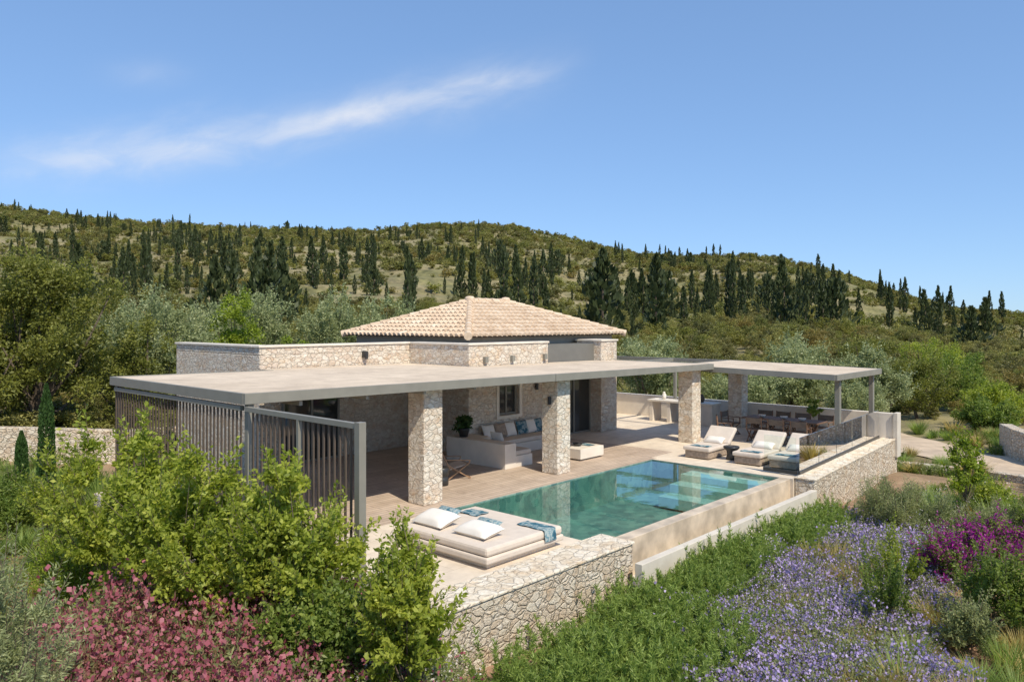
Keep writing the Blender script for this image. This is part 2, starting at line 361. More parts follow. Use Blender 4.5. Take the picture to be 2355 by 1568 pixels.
DD,LL=np.meshgrid(Dg,Lg,indexing='ij'); GX=CF*DD+SF*LL; GY=SF*DD-CF*LL; GZ=gz(GX,GY)
nr,nc=DD.shape; V=np.stack([GX,GY,GZ],-1).reshape(-1,3); ii=np.arange(nr*nc).reshape(nr,nc)
F=np.stack([ii[:-1,:-1],ii[:-1,1:],ii[1:,1:],ii[1:,:-1]],-1).reshape(-1,4)[:,::-1]
me=bpy.data.meshes.new('ground'); me.vertices.add(len(V)); me.vertices.foreach_set('co',V.astype(np.float32).ravel())
me.loops.add(F.size); me.loops.foreach_set('vertex_index',F.astype(np.int32).ravel()); me.polygons.add(len(F)); me.polygons.foreach_set('loop_start',np.arange(0,F.size,4,dtype=np.int32)); me.update(calc_edges=True)
me.polygons.foreach_set('use_smooth',[True]*len(F))
def groundmat():
    m,nt,b=newmat('soil_and_scrub'); v=coords(nt)
    n1=noise(nt,v,.035,8,.6); n2=noise(nt,v,1.3,8,.65); n3=noise(nt,v,14,6,.7)
    hill=ramp(nt,[(.30,(.12,.12,.05)),(.45,(.19,.18,.075)),(.55,(.27,.23,.13)),(.64,(.20,.185,.085)),(.78,(.38,.31,.22))],n1.outputs[0])
    hill2=mix(nt,hill.outputs[0],ramp(nt,[(.35,(.45,.47,.4)),(.65,(1.4,1.33,1.25))],noise(nt,v,.3,8,.75).outputs[0]).outputs[0],1,'MULTIPLY')
    soil=ramp(nt,[(.3,(.22,.125,.075)),(.5,(.36,.22,.14)),(.66,(.44,.29,.19)),(.82,(.18,.16,.07))],n2.outputs[0])
    soil2=mix(nt,soil.outputs[0],ramp(nt,[(.3,(.6,.58,.55)),(.7,(1.25,1.25,1.25))],n3.outputs[0]).outputs[0],1,'MULTIPLY')
    g=nt.nodes.new('ShaderNodeNewGeometry'); ln=nt.nodes.new('ShaderNodeVectorMath'); ln.operation='LENGTH'; nt.links.new(g.outputs['Position'],ln.inputs[0])
    mr=nt.nodes.new('ShaderNodeMapRange'); mr.inputs[1].default_value=24; mr.inputs[2].default_value=42; nt.links.new(ln.outputs['Value'],mr.inputs[0])
    nt.links.new(mix(nt,soil2,hill2,mr.outputs[0]),b.inputs['Base Color']); b.inputs['Roughness'].default_value=.95
    bump(nt,b,n3.outputs[0],.6,.05); return m
me.materials.append(groundmat()); g=link('ground',me,kind='structure')

# ---------------------------------------------------------------- scatter
def proto_coll(name,meshes):
    c=bpy.data.collections.new(name)
    for i,m in enumerate(meshes):
        o=bpy.data.objects.new('%s_%02d'%(name,i),m); c.objects.link(o)
    return c
def scatter(name,label,cat,pts,scl,idx,coll,tilt=.08):
    n=len(pts); me=bpy.data.meshes.new(name); me.vertices.add(n); me.vertices.foreach_set('co',np.asarray(pts,np.float32).ravel())
    rot=np.stack([RNG.normal(0,tilt,n),RNG.normal(0,tilt,n),RNG.uniform(0,6.28,n)],1)
    a=me.attributes.new('rot','FLOAT_VECTOR','POINT'); a.data.foreach_set('vector',rot.astype(np.float32).ravel())
    a=me.attributes.new('scl','FLOAT_VECTOR','POINT'); a.data.foreach_set('vector',np.asarray(scl,np.float32).ravel())
    a=me.attributes.new('idx','INT','POINT'); a.data.foreach_set('value',np.asarray(idx,np.int32))
    ng=bpy.data.node_groups.new(name,'GeometryNodeTree')
    ng.interface.new_socket('Geometry',in_out='INPUT',socket_type='NodeSocketGeometry'); ng.interface.new_socket('Geometry',in_out='OUTPUT',socket_type='NodeSocketGeometry')
    gi=ng.nodes.new('NodeGroupInput'); go=ng.nodes.new('NodeGroupOutput')
    ci=ng.nodes.new('GeometryNodeCollectionInfo'); ci.inputs['Collection'].default_value=coll; ci.inputs['Separate Children'].default_value=True; ci.inputs['Reset Children'].default_value=True
    ip=ng.nodes.new('GeometryNodeInstanceOnPoints'); ip.inputs['Pick Instance'].default_value=True
    def na(t,nm):
        q=ng.nodes.new('GeometryNodeInputNamedAttribute'); q.data_type=t; q.inputs['Name'].default_value=nm
        return [o for o in q.outputs if o.enabled and o.name=='Attribute'][0]
    L=ng.links
    L.new(gi.outputs[0],ip.inputs['Points']); L.new(ci.outputs[0],ip.inputs['Instance'])
    L.new(na('INT','idx'),ip.inputs['Instance Index']); L.new(na('FLOAT_VECTOR','rot'),ip.inputs['Rotation']); L.new(na('FLOAT_VECTOR','scl'),ip.inputs['Scale'])
    L.new(ip.outputs[0],go.inputs[0])
    o=link(name,me,kind='stuff'); o['label']=label; o['category']=cat
    md=o.modifiers.new('scatter','NODES'); md.node_group=ng
    return o
pm=[]
for i in range(5):
    c,Vv=crown(.85,1.0,.02,16,420,.11,.75,.2,.25,.5); pm.append(quads_mesh('scrubfar%d'%i,Vv,[m_scrub]))
for i in range(4):
    c,Vv=crown(.9,1.0,.03,44,3600,.04,.6,.12,.2,.45); pm.append(quads_mesh('scrubnear%d'%i,Vv,[m_scrub]))
scrub_coll=proto_coll('scrub_kit',pm)
def hill_pts(n,d0,d1,u0=-.85,u1=.85,pw=.55):
    D=(RNG.uniform(0,1,n)**pw)*(d1-d0)+d0; u=RNG.uniform(u0,u1,n); L=u*D
    X=CF*D+SF*L; Y=SF*D-CF*L
    dens=np.sin(X*.05+1.3*np.sin(Y*.03))*np.cos(Y*.043+np.sin(X*.021))
    return D,L,X,Y,dens
D,L,X,Y,dn=hill_pts(34000,115,625); kp=dn>RNG.uniform(-1.1,.35,len(dn)); D,L,X,Y=D[kp],L[kp],X[kp],Y[kp]
w=(1.1+4.4*RNG.uniform(0,1,len(D))**2.4)*(1+.2*(D>400)); pts=np.stack([X,Y,gz(X,Y)-.15],1); scl=np.stack([w,w,w*RNG.uniform(.55,1.0,len(D))],1)
scatter('hillside_scrub','dense green scrub and low trees covering the hillside','scrub',pts,scl,RNG.integers(0,5,len(D)),scrub_coll)
D,L,X,Y,dn=hill_pts(3800,40,150,-.9,.9,.7)
road=(np.abs(L-20.5)<4.5)&(D<48)
ok=~road&~((X<33)&(Y<29)&(X>5))&~((L<-8)&(D<44))
ok&=~((L>11)&(D<44)&(RNG.uniform(0,1,len(D))<.3))
D,L,X,Y=D[ok],L[ok],X[ok],Y[ok]; w=(1.1+3.0*RNG.uniform(0,1,len(D))**1.5)*np.interp(D,[40,90],[.75,1.15]); pts=np.stack([X,Y,gz(X,Y)-.15],1); scl=np.stack([w,w,w*RNG.uniform(.6,1.0,len(D))],1)
scatter('valley_scrub','mixed olive green shrubs filling the valley behind the villa','scrub',pts,scl,RNG.integers(5,9,len(D)),scrub_coll)
D=RNG.uniform(27,46,260); L=RNG.uniform(-32,-11,260); X=CF*D+SF*L; Y=SF*D-CF*L; ok=(Y>27.5)|(X<9); D,L,X,Y=D[ok],L[ok],X[ok],Y[ok]
w=RNG.uniform(1.2,2.8,len(D)); scatter('grove_undergrowth','low green bushes beneath the olive grove','scrub',np.stack([X,Y,gz(X,Y)-.1],1),np.stack([w,w,w*.7],1),RNG.integers(5,9,len(D)),scrub_coll)

def cyp_mesh(w,n=520,leaf=.9,irregular=.25,prof=None,lean=0):
    t=RNG.uniform(0,1,n); pr=prof or [.25,.8,1,.62,.04]; r=np.interp(t,[0,.06,.3,.7,1],pr)*w/2
    a=RNG.uniform(0,6.28,n); ph=RNG.uniform(0,6.28); lob=1+irregular*np.sin(a*2+t*9+ph)+irregular*.6*np.sin(t*21+a+ph)+RNG.uniform(-.25,.25,n)
    p=np.stack([np.cos(a)*r*lob+lean*t*t,np.sin(a)*r*lob,.3+t*9.6],1)
    ax=np.stack([np.cos(a)*.35,np.sin(a)*.35,np.ones(n)],1)
    Vv=leaves(p,leaf,.45,ax,.35)
    tv=[];
    for s in range(4):
        a0=s*math.pi/2; a1=a0+math.pi/2
        tv+=[(.12*math.cos(a0),.12*math.sin(a0),-.6),(.12*math.cos(a1),.12*math.sin(a1),-.6),(.06*math.cos(a1),.06*math.sin(a1),7),(.06*math.cos(a0),.06*math.sin(a0),7)]
    return quads_mesh('cypress',np.concatenate([Vv,np.array(tv)]),[m_cyp,m_bark],np.concatenate([np.zeros(n),np.ones(4)]))
cms=[cyp_mesh(1.15,420,.75,.2,[.4,.8,1,.85,.1]),cyp_mesh(1.7,480,.85,.35,[.3,.9,.85,.7,.05],.3),cyp_mesh(3.0,620,1.0,.5,[.2,.7,1,.5,.03]),cyp_mesh(1.35,420,.8,.3,[.4,.9,1,.75,.1],-.3),cyp_mesh(4.4,760,1.1,.6,[.3,.9,1,.8,.3])]
def px(x): return (x-1177.5)/1755.
clusters=[ # bearing ref, D, spread, spread D, n
 (330,270,190,90,40),(560,230,130,60,22),(640,170,25,20,4),(1000,270,130,80,30),(900,200,60,40,8),(1130,230,60,60,8),
 (1390,240,110,70,30),(1500,190,80,35,12),(1700,170,60,25,12),(1640,250,110,70,16),(1200,170,80,30,8),(945,185,6,6,1),
 (2230,220,90,60,18),(2100,260,70,60,12),(1930,250,90,70,14),(80,230,70,60,14),(200,190,90,40,10),(1850,200,60,40,10),(1550,170,70,25,8),(750,220,90,60,12)]
nC=0
for cx,cd,sx,sd,n in clusters:
    prev=None
    for q in range(n):
        if nC>=295: break
        if prev and RNG.uniform()<.55: D,L=prev[0]+RNG.normal(0,7),prev[1]+RNG.normal(0,5)
        else: D=RNG.normal(cd,sd); L=px(RNG.normal(cx,sx))*D
        D=float(np.clip(D,110,440)); L=float(L); prev=(D,L); X,Y=P(D,L)
        o=bpy.data.objects.new('cypress_tree',cms[int(RNG.choice(5,p=[.36,.26,.08,.25,.05]))]); COL.objects.link(o)
        h=RNG.choice([RNG.uniform(.35,.75),RNG.uniform(.75,1.35)],p=[.45,.55]); f=RNG.uniform(.75,1.35); o.location=(X,Y,float(gz(X,Y))-.2); o.scale=(h*f,h*f,h); o.rotation_euler=(0,0,RNG.uniform(0,6.28))
        o['label']='dark slender cypress tree growing on the scrubby hillside'; o['category']='tree'; o['group']='cypress trees on the hillside'; nC+=1
cc=proto_coll('cypress_kit',cms)
cl2=[(230,440,220,90,70),(450,420,170,80,44),(700,450,190,80,26),(980,430,150,80,36),(1100,430,90,70,16),(1380,420,150,90,30),(1560,430,150,90,20),(1740,410,120,90,18),(1960,400,120,90,16),(250,588,170,12,14),(640,588,170,12,8),(1500,580,160,12,6),(60,420,80,90,18),(2080,520,70,40,6)]
A=[]
for cx,cd_,sx,sd,n in cl2:
    m=max(2,n//4); Dc=RNG.normal(cd_,sd,m); Lc=px(RNG.normal(cx,sx,m))*Dc; k=RNG.integers(0,m,n)
    D=np.clip(Dc[k]+RNG.normal(0,12,n),280,604); L=Lc[k]+RNG.normal(0,10,n); A.append(np.stack([CF*D+SF*L,SF*D-CF*L],1))
A=np.concatenate(A); s=RNG.uniform(.35,1.15,len(A)); f=RNG.uniform(.8,1.4,len(A)); scatter('far_cypress_wood','dark wood of slender cypresses along the upper hillside','wood',np.stack([A[:,0],A[:,1],gz(A[:,0],A[:,1])-.2],1),np.stack([s*f,s*f,s],1),RNG.choice(5,len(A),p=[.36,.27,.07,.25,.05]),cc,.02)

# mid-ground trees
def G(x,y): return float(gz(x,y))
def T(name,label,D,L,top,width,mat,**kw):
    x,y=P(D,L); z=G(x,y); return tree(name,label,'tree',x,y,z,top-z,width,mat,**kw)
ogrp='olive trees around the villa'
T('oak_tree','large dense olive-green oak tree beside a stone wall',30,-18.6,7.3,6.4,m_dktree,ncl=160,nleaf=42000,leaf=.15,trunk=.12,cr=.10,tr=.2,sh=(500,14,.7))
T('oak_tree','tall dark oak tree at the edge of the grove',27,-19.8,4.6,4.5,m_dktree,ncl=90,nleaf=22000,leaf=.14,trunk=.06,cr=.12,tr=.2,sh=(200,14,.6))
T('oak_tree','shaded oak tree beside a garden wall',33,-16.0,4.4,4.2,m_dktree,ncl=80,nleaf=16000,leaf=.14,trunk=.06,cr=.13,tr=.2,sh=(200,14,.6))
OL=dict(group=ogrp)
T('olive_tree','silvery olive tree with a wide round crown',38,-17.6,6.0,6.2,m_olive,ncl=150,nleaf=32000,leaf=.14,trunk=.08,cr=.10,sh=(500,14,.8),**OL)
T('olive_tree','small silvery olive tree behind the villa wall',34,-15.6,3.6,3.0,m_olive,ncl=70,nleaf=12000,leaf=.12,trunk=.08,cr=.12,sh=(200,12,.6),**OL)
T('carob_tree','bright green leafy tree behind the villa',41,-15.0,5.7,3.6,m_bright,ncl=70,nleaf=14000,leaf=.16,trunk=.1,cr=.12,sh=(200,12,.6))
T('carob_tree','small bright yellow-green shrub tree',37,-14.4,4.1,2.0,m_bright,ncl=36,nleaf=7000,leaf=.13,trunk=.1)
T('carob_tree','low yellow-green tree near the tiled roof',40,-11.3,3.9,2.3,m_bright,ncl=30,nleaf=7000,leaf=.13,trunk=.1)
T('olive_tree','silvery olive tree in the grove behind the villa',49,-16.8,6.5,5.8,m_olive,ncl=110,nleaf=18000,leaf=.17,trunk=.08,cr=.11,sh=(300,12,.8),**OL)
T('olive_tree','silvery olive tree in the grove behind the villa',50,-11.8,6.5,5.4,m_olive,ncl=110,nleaf=18000,leaf=.17,trunk=.08,cr=.11,sh=(300,12,.8),**OL)
T('olive_tree','silvery olive tree in the grove behind the villa',52,-8.6,6.3,4.8,m_olive,ncl=90,nleaf=16000,leaf=.17,trunk=.08,cr=.11,sh=(300,12,.8),**OL)
T('olive_tree','olive tree rising behind the terrace parapet',44,7.9,3.9,4.2,m_olive,ncl=110,nleaf=18000,leaf=.15,trunk=.06,cr=.11,sh=(300,12,.7),**OL)
T('olive_tree','olive tree rising behind the dining terrace',44,16.2,3.4,5.0,m_olive,ncl=110,nleaf=22000,leaf=.15,trunk=.06,cr=.11,sh=(300,12,.7),**OL)
T('olive_tree','olive tree rising behind the dining terrace',41,12.2,1.8,4.0,m_olive,ncl=70,nleaf=14000,leaf=.14,trunk=.06,cr=.12,sh=(200,12,.6),**OL)
T('olive_tree','olive tree beside the driveway',43,19.8,2.9,4.4,m_olive,ncl=90,nleaf=18000,leaf=.15,trunk=.06,cr=.11,sh=(250,12,.7),**OL)
T('olive_tree','low olive tree beside the driveway',39,17.6,1.3,3.2,m_olive,ncl=60,nleaf=12000,leaf=.13,trunk=.06,cr=.12,sh=(200,12,.5),**OL)
for i,(D,L,top,w) in enumerate([(46,24.5,2.6,4.5),(50,29,2.4,4.5),(42,26.5,.9,3.5),(56,26,3.5,4.5),(40,25,.2,2.6),(60,33,3.2,5)]):
    T('broad_shrub','rounded green shrub beside the driveway',D,L,top,w,(m_dktree,m_bush2,m_bush)[i%3],ncl=90,nleaf=13000,leaf=.14,trunk=.02,cr=.12,group='shrubs beside the driveway',sh=(200,12,.5))
def young_cyp(D,L,top,w,zb,label):
    x,y=P(D,L); z=min(G(x,y),zb); h=top-z; root=empty('young_cypress_tree',(x,y,z),label,'tree','young cypress trees by the villa')
    n=7000; t=RNG.uniform(0,1,n); r=np.interp(t,[0,.05,.3,.8,1],[.5,.85,1,.75,.1])*w/2*np.sqrt(RNG.uniform(.4,1,n)); a=RNG.uniform(0,6.28,n)
    p=np.stack([np.cos(a)*r,np.sin(a)*r,.15+t*(h-.15)],1); ax=np.stack([np.cos(a)*.3,np.sin(a)*.3,np.ones(n)],1)
    link('crown',quads_mesh('crown',leaves(p,.09,.35,ax,.4),[m_cypn]),root,False)
    MB().tube((0,0,-.3),(0,0,h*.5),.04,.02).obj('trunk',m_bark,root,False)
young_cyp(20,-12.2,2.62,.46,-.4,'tall pencil-thin green cypress in the garden')
young_cyp(21,-13.5,1.25,.38,-.4,'short narrow green cypress in the garden')

# ---------------------------------------------------------------- walls & terrace
r=empty('retaining_wall',(12,8.1,-1.3),'low rubble stone garden wall with crazy-paved top','wall')
b=MB(); b.box(7.25,12.25,8.1,8.85,-1.4,.04); b.box(7.25,7.75,8.852,12.9,-1.4,-.02)
b.obj('wall_body',m_gwall,r,bevel=.03)
b=MB(); b.prism([(7.22,8.07),(12.27,8.07),(12.27,8.87),(7.22,8.87)],.043,.10); b.obj('wall_top',m_cap,r,bevel=.02)
r=empty('retaining_wall',(7.5,15,-1.3),'stone base wall under the slatted screen','wall')
MB().box(7.0,7.5,12.92,20.6,-1.4,-.015).obj('wall_body',m_gwall,r,bevel=.02)
r=empty('retaining_wall',(25,8,-1.3),'rubble stone retaining wall below the glass balustrade','wall')
MB().prism([(20.48,7.80),(29.9,8.42),(29.9,8.9),(20.48,8.35)],-1.7,.0).obj('wall_body',m_gwall,r,bevel=.03)
MB().prism([(20.46,7.78),(29.92,8.40),(29.92,8.9),(20.46,8.35)],.003,.05).obj('wall_top',m_cap,r,bevel=.01)
b=MB(); b.box(7.75,11.9,8.853,12.8,-.35,.0)
b.box(20.7,29.6,8.9,20.4,-.35,.0)
terr=b.obj('terrace_pavement',m_pave,kind='structure')
b=MB(); b.box(7.5,20.7,12.8,20.39,-.35,.0); deck=b.obj('terrace_deck_pavement',m_deck,kind='structure')
MB().box(20.7,29.6,8.4,8.9,-.35,-.003).obj('terrace_edge_pavement',m_pave,kind='structure')
MB().box(20.7,22.0,13.0,17.3,.0005,.004).obj('terrace_boards_pavement',m_deck,kind='structure')
# ---------------------------------------------------------------- pool
pool=empty('swimming_pool',(16,10.6,-.9),'rectangular infinity pool with green stone lining beside the deck','pool')
x0,x1,y0,y1,zb=11.9,20.4,8.75,12.8,-.95
b=MB(); b.v=[(x0,y0,-.02),(x1,y0,-.02),(x1,y1,-.004),(x0,y1,-.004),(x0,y0,zb),(x1,y0,zb),(x1,y1,zb),(x0,y1,zb)]
b.f=[(4,5,6,7),(0,4,7,3),(3,7,6,2),(2,6,5,1),(1,5,4,0)]
b.v=[(x+(.004 if x==x0 else -.004),y+(.004 if y==y0 else -.004),z) for x,y,z in b.v]
b.obj('basin',m_pool,pool)
b=MB(); b.box(19.7,20.39,8.77,11.4,-.9,-.16); b.box(19.1,19.698,8.77,11.4,-.9,-.36); b.box(18.5,19.098,8.77,11.4,-.9,-.6)
b.obj('steps',plain('pale_pool_step',(.52,.56,.48),.6,.12,3,bmp=0),pool,bevel=.01)
b=MB()
b.v=[(x0+.006,y0+.0,-.03),(x1-.006,y0,-.03),(x1-.006,y1-.006,-.03),(x0+.006,y1-.006,-.03)]; b.f=[(0,1,2,3)]
b.obj('water',m_water,pool)
b=MB(); b.box(12.26,20.46,8.45,8.748,-1.4,-.012); b.obj('overflow_wall',m_over,pool,bevel=.012)
b=MB(); b.box(20.41,20.69,8.36,12.79,-.9,.0); b.obj('pool_edge',m_pave,pool)
b=MB(); b.box(12.0,20.47,7.74,7.9,-1.5,-.22); b.box(12.3,20.4,7.903,8.447,-1.5,-.75); b.obj('catch_trough',m_trough,pool,bevel=.01)

# ---------------------------------------------------------------- parapet
r=empty('parapet_wall',(29.7,14,0),'low cream plastered parapet wall around the terrace','wall')
b=MB(); b.box(29.6,29.85,8.45,26,-1.6,.95); b.obj('wall_body',m_white,r,bevel=.01)
b=MB(); b.box(29.52,29.93,8.30,8.447,-.6,.98); b.obj('wall_end',m_trough,r,bevel=.01)
r=empty('parapet_wall',(27,26,0),'low cream plastered parapet wall beside the house','wall')
MB().box(26.6,29.58,20.5,20.75,-.3,1.25).obj('wall_body',m_white,r,bevel=.01)

# ---------------------------------------------------------------- house
H=empty('house',(19,21,0),'single-storey stone villa with hipped clay tile roof','house')
b=MB(); b.box(11.4,17.04,20.4,25.9,-1.2,3.28)
b.box(11.4,17.04,20.4,20.75,3.282,3.5); b.box(11.4,11.75,20.752,25.9,3.282,3.5)
b.obj('wall',m_wall,H,bevel=.02)
b=MB()
wx0,wx1,wz0,wz1=18.45,19.45,1.12,2.15
b.box(17.05,wx0,17.5,21.0,0,3.5); b.box(wx1,21.0,17.5,21,0,3.5); b.box(wx0,wx1,17.5,21,0,wz0); b.box(wx0,wx1,17.5,21,wz1,3.5); b.box(wx0,wx1,17.8,21,wz0,wz1)
b.obj('wall',m_wall,H)
b=MB(); b.box(24.1,25.15,17.4,18.6,0,3.5); b.box(24.3,26.4,18.6,25,0,3.38); b.obj('wall',m_wall,H,bevel=.02)
b=MB(); b.box(11.36,17.2,20.36,20.79,3.503,3.57); b.box(11.36,11.79,20.793,25.95,3.503,3.57)
b.box(17.01,21.04,17.46,17.85,3.504,3.572); b.box(17.01,17.4,17.853,20.35,3.504,3.572); b.box(24.06,25.2,17.36,18.65,3.504,3.572)
b.obj('coping',m_coping,H,bevel=.012)
b=MB(); b.box(18.3,26.8,18.8,25.2,3.39,3.74); b.obj('fascia',m_grey2,H)
b=MB(); b.box(21.0,24.1,17.75,18.798,2.45,3.42); b.obj('lintel_panel',plain('grey_panel',(.16,.155,.14),.6,.06,3,bmp=0),H)
w=MB(); w.box(wx0,wx0+.07,17.62,17.70,wz0,wz1); w.box(wx1-.07,wx1,17.62,17.70,wz0,wz1); w.box(wx0+.07,wx1-.07,17.62,17.70,wz0,wz0+.07); w.box(wx0+.07,wx1-.07,17.62,17.70,wz1-.07,wz1); w.box((wx0+wx1)/2-.03,(wx0+wx1)/2+.03,17.63,17.69,wz0+.07,wz1-.07)
win=w.obj('window',m_grey,H)
q=MB().box(wx0+.07,wx1-.07,17.66,17.668,wz0+.07,wz1-.07).obj('glass',m_dglass,win); q.location=(0,0,0)
q=MB(); q.box(wx0-.13,wx1+.13,17.47,17.60,wz0-.1,wz0-.003); q.box(wx0-.13,wx0-.003,17.47,17.60,wz0,wz1+.0); q.box(wx1+.003,wx1+.13,17.47,17.60,wz0,wz1); q.box(wx0-.13,wx1+.13,17.47,17.60,wz1+.003,wz1+.13)
q=q.obj('surround',m_coping,win); q.location=(0,0,0)
def door(xa,xb,y,n,z1=2.4):
    w=MB(); w.box(xa,xb,y-.04,y+.04,z1-.08,z1); w.box(xa,xb,y-.04,y+.04,.0,.06)
    for i in range(n+1):
        xx=xa+(xb-xa-.07)*i/n; w.box(xx,xx+.07,y-.035,y+.035,.06,z1-.08)
    d=w.obj('door',m_grey,H); g=MB().box(xa+.02,xb-.02,y-.004,y+.004,.03,z1-.03).obj('glass',m_dglass,d); g.location=(0,0,0)
door(21.0,24.1,17.95,3,2.45); door(12.1,14.1,20.34,2,2.4)
def lamp(x,y,z):
    b=MB(); b.tube((x,y,z-.11),(x,y,z+.11),.055,.055,14); b.box(x-.02,x+.02,y,y+.1,z-.03,z+.03); b.obj('wall_lamp',m_dark,H)
lamp(14.7,20.32,2.0); lamp(20.3,17.42,2.0)
b=MB(); b.tube((15.1,20.25,3.05),(15.1,20.25,3.2),.05,.05,12); b.box(15.02,15.18,20.26,20.4,3.1,3.3); b.obj('wall_lamp',m_dark,H)
for xx in (17.7,19.0,20.7):
    MB().box(xx,xx+.14,17.38,17.49,2.93,3.12).obj('wall_lamp',m_grey,H)
def slope(mb,E0,E1,n_in,run,rise):
    E0=Vector(E0);E1=Vector(E1); W=(E1-E0).length; a=(E1-E0).normalized(); inw=Vector(n_in)
    S=math.hypot(run,rise); up=(inw*run+Vector((0,0,rise))).normalized(); nrm=a.cross(up).normalized()
    if nrm.z<0: nrm=-nrm
    sp=.25; k=int(W/sp); sp=W/k; tl=.38
    for i in range(k+1):
        for kind in (0,1):
            ai=(i+(.5 if kind else 0))*sp
            if ai>W: continue
            frac=min(ai,W-ai)/run; frac=min(frac,1.0)
            Ln=S*frac
            nrow=int(math.ceil(Ln/tl))
            for q in range(nrow):
                s0=q*tl-.03; s1=min((q+1)*tl+.02,Ln)
                if s1-s0<.04: continue
                n=len(mb.v); jit=random.uniform(-.008,.008)
                if kind==0:
                    for s_,r_,h_ in ((s0,.09,.050),(s1,.070,.012)):
                        for t in range(7):
                            th=math.pi*t/6; mb.v.append(tuple(E0+a*(ai+jit+math.cos(th)*r_)+up*s_+nrm*(h_+math.sin(th)*r_*1.05)))
                    for t in range(6): mb.f.append((n+t,n+t+1,n+8+t,n+7+t))
                    mb.f.append(tuple(n+t for t in range(6,-1,-1)))
                else:
                    for s_,h_ in ((s0,.030),(s1,.0)):
                        for c_,z_ in ((-.09,.03),(0,-.005),(.09,.03)): mb.v.append(tuple(E0+a*(ai+c_)+up*s_+nrm*(h_+z_)))
                    mb.f+= [(n,n+1,n+4,n+3),(n+1,n+2,n+5,n+4)]
rx0,rx1,ry0,ry1,rz=17.9,27.2,18.4,25.6,3.74; run=3.6; rise=1.33
tiles=MB()
slope(tiles,(rx0,ry0,rz),(rx1,ry0,rz),(0,1,0),run,rise)
slope(tiles,(rx0,ry1,rz),(rx0,ry0,rz),(1,0,0),run,rise)
slope(tiles,(rx1,ry1,rz),(rx0,ry1,rz),(0,-1,0),run,rise)
slope(tiles,(rx1,ry0,rz),(rx1,ry1,rz),(-1,0,0),run,rise)
roof=tiles.obj('roof',m_tile,H)
b=MB(); ra=(rx0+run,ry0+run,rz+rise-.01); rb=(rx1-run,ry0+run,rz+rise-.01)
b.v=[(rx0,ry0,rz-.02),(rx1,ry0,rz-.02),(rx1,ry1,rz-.02),(rx0,ry1,rz-.02),(ra[0],ra[1],ra[2]-.02),(rb[0],rb[1],rb[2]-.02)]; b.f=[(0,1,5,4),(1,2,5),(2,3,4,5),(3,0,4),(3,2,1,0)]
o=b.obj('roof_deck',plain('clay_pan',(.34,.25,.17),.9),roof); o.location=(0,0,0)
caps=MB()
def capline(p,q):
    p=Vector(p);q=Vector(q); n=max(1,int((q-p).length/.38)); d=(q-p)/n
    for i in range(n): caps.tube(p+d*i-d*.05,p+d*(i+1)+d*.05,.145,.11,10)
A=(ra[0],ra[1],ra[2]+.04);B=(rb[0],rb[1],rb[2]+.04)
for c,e in (((rx0,ry0),A),((rx0,ry1),A),((rx1,ry0),B),((rx1,ry1),B)): capline((c[0],c[1],rz+.04),e)
capline(A,B); o=caps.obj('ridge_cap',m_tile,roof); o.location=(0,0,0)
b=MB(); 
for e in (A,B): b.lathe([(.20,-.08),(.20,.12),(.14,.18),(.03,.20)],14,e)
o=b.obj('finial',m_tile,roof); o.location=(0,0,0)

# ---------------------------------------------------------------- pergola
pg=empty('pergola',(16,15,0),'flat taupe pergola on square stone pillars around the house','pergola')
zt=lambda x,y:3.0-.0098*x
poly=[(7.07,13.12),(24.83,13.12),(24.83,17.35),(24.05,17.35),(24.05,17.70),(21.05,17.70),(21.05,17.44),(16.99,17.44),(16.99,20.34),(11.45,20.34),(11.34,20.34),(11.34,19.5),(7.07,19.5)]
MB().prism(poly,lambda x,y:zt(x,y)-.12,lambda x,y:zt(x,y)).obj('cover',m_reed,pg)
b=MB()
def band(p,q,h=.20,t=.07,dz=.012):
    (xa,ya),(xb,yb)=p,q; b.obox((xa,ya,zt(xa,ya)-h/2+dz),(xb,yb,zt(xb,yb)-h/2+dz),t,h)
band((7.0,13.08),(15.98,13.08)); band((16.0,13.08),(24.87,13.08)); band((7.03,13.118),(7.03,19.54)); band((7.07,19.54),(11.33,19.54)); band((24.87,13.118),(24.87,17.3))
b.obj('fascia',m_grey,pg,bevel=.006)
b=MB()
for x in np.arange(8.2,24.6,1.6):
    yb=19.4 if x<11.3 else (20.3 if x<16.9 else 17.4)
    b.box(x,x+.07,13.16,yb,2.62,float(zt(x,0))-.125)
b.obj('beam',m_grey2,pg)
def pillar(x,y,h,s=.58):
    MB().box(x,x+s,y,y+s,0,h).obj('pillar',m_pillar,pg,bevel=.025)
for x in (11.62,16.5,24.0): pillar(x,13.4,float(zt(x,0))-.125 if x<20 else 2.62)
def post(par,x,y,z0,z1,s=.12): MB().box(x,x+s,y,y+s,z0,z1).obj('post',m_grey,par,bevel=.006)
post(pg,7.1,13.13,-.02,2.74); post(pg,7.1,19.35,-.3,2.74)
b=MB(); b.tube((16.44,13.65,1.95),(16.44,13.65,2.17),.05,.05,12); b.obj('wall_lamp',m_dark,pg)
pd=empty('pergola',(27,11.5,0),'flat taupe pergola shading the outdoor dining area','pergola')
z2=lambda x,y:2.56+.02*(y-8.8)
MB().prism([(24.93,8.84),(29.3,8.84),(29.3,14.6),(24.93,14.6)],lambda x,y:z2(x,y)-.1,z2).obj('cover',m_reed,pd)
b=MB()
def band2(p,q):
    (xa,ya),(xb,yb)=p,q; b.obox((xa,ya,z2(xa,ya)-.085),(xb,yb,z2(xb,yb)-.085),.06,.19)
band2((24.9,8.80),(29.33,8.80)); band2((24.9,8.835),(24.9,14.6)); band2((29.33,8.835),(29.33,14.6)); band2((24.94,14.63),(29.3,14.63))
b.obj('fascia',m_grey,pd,bevel=.006)
MB().box(28.8,29.38,13.9,14.48,0,2.55).obj('pillar',m_pillar,pd,bevel=.02)
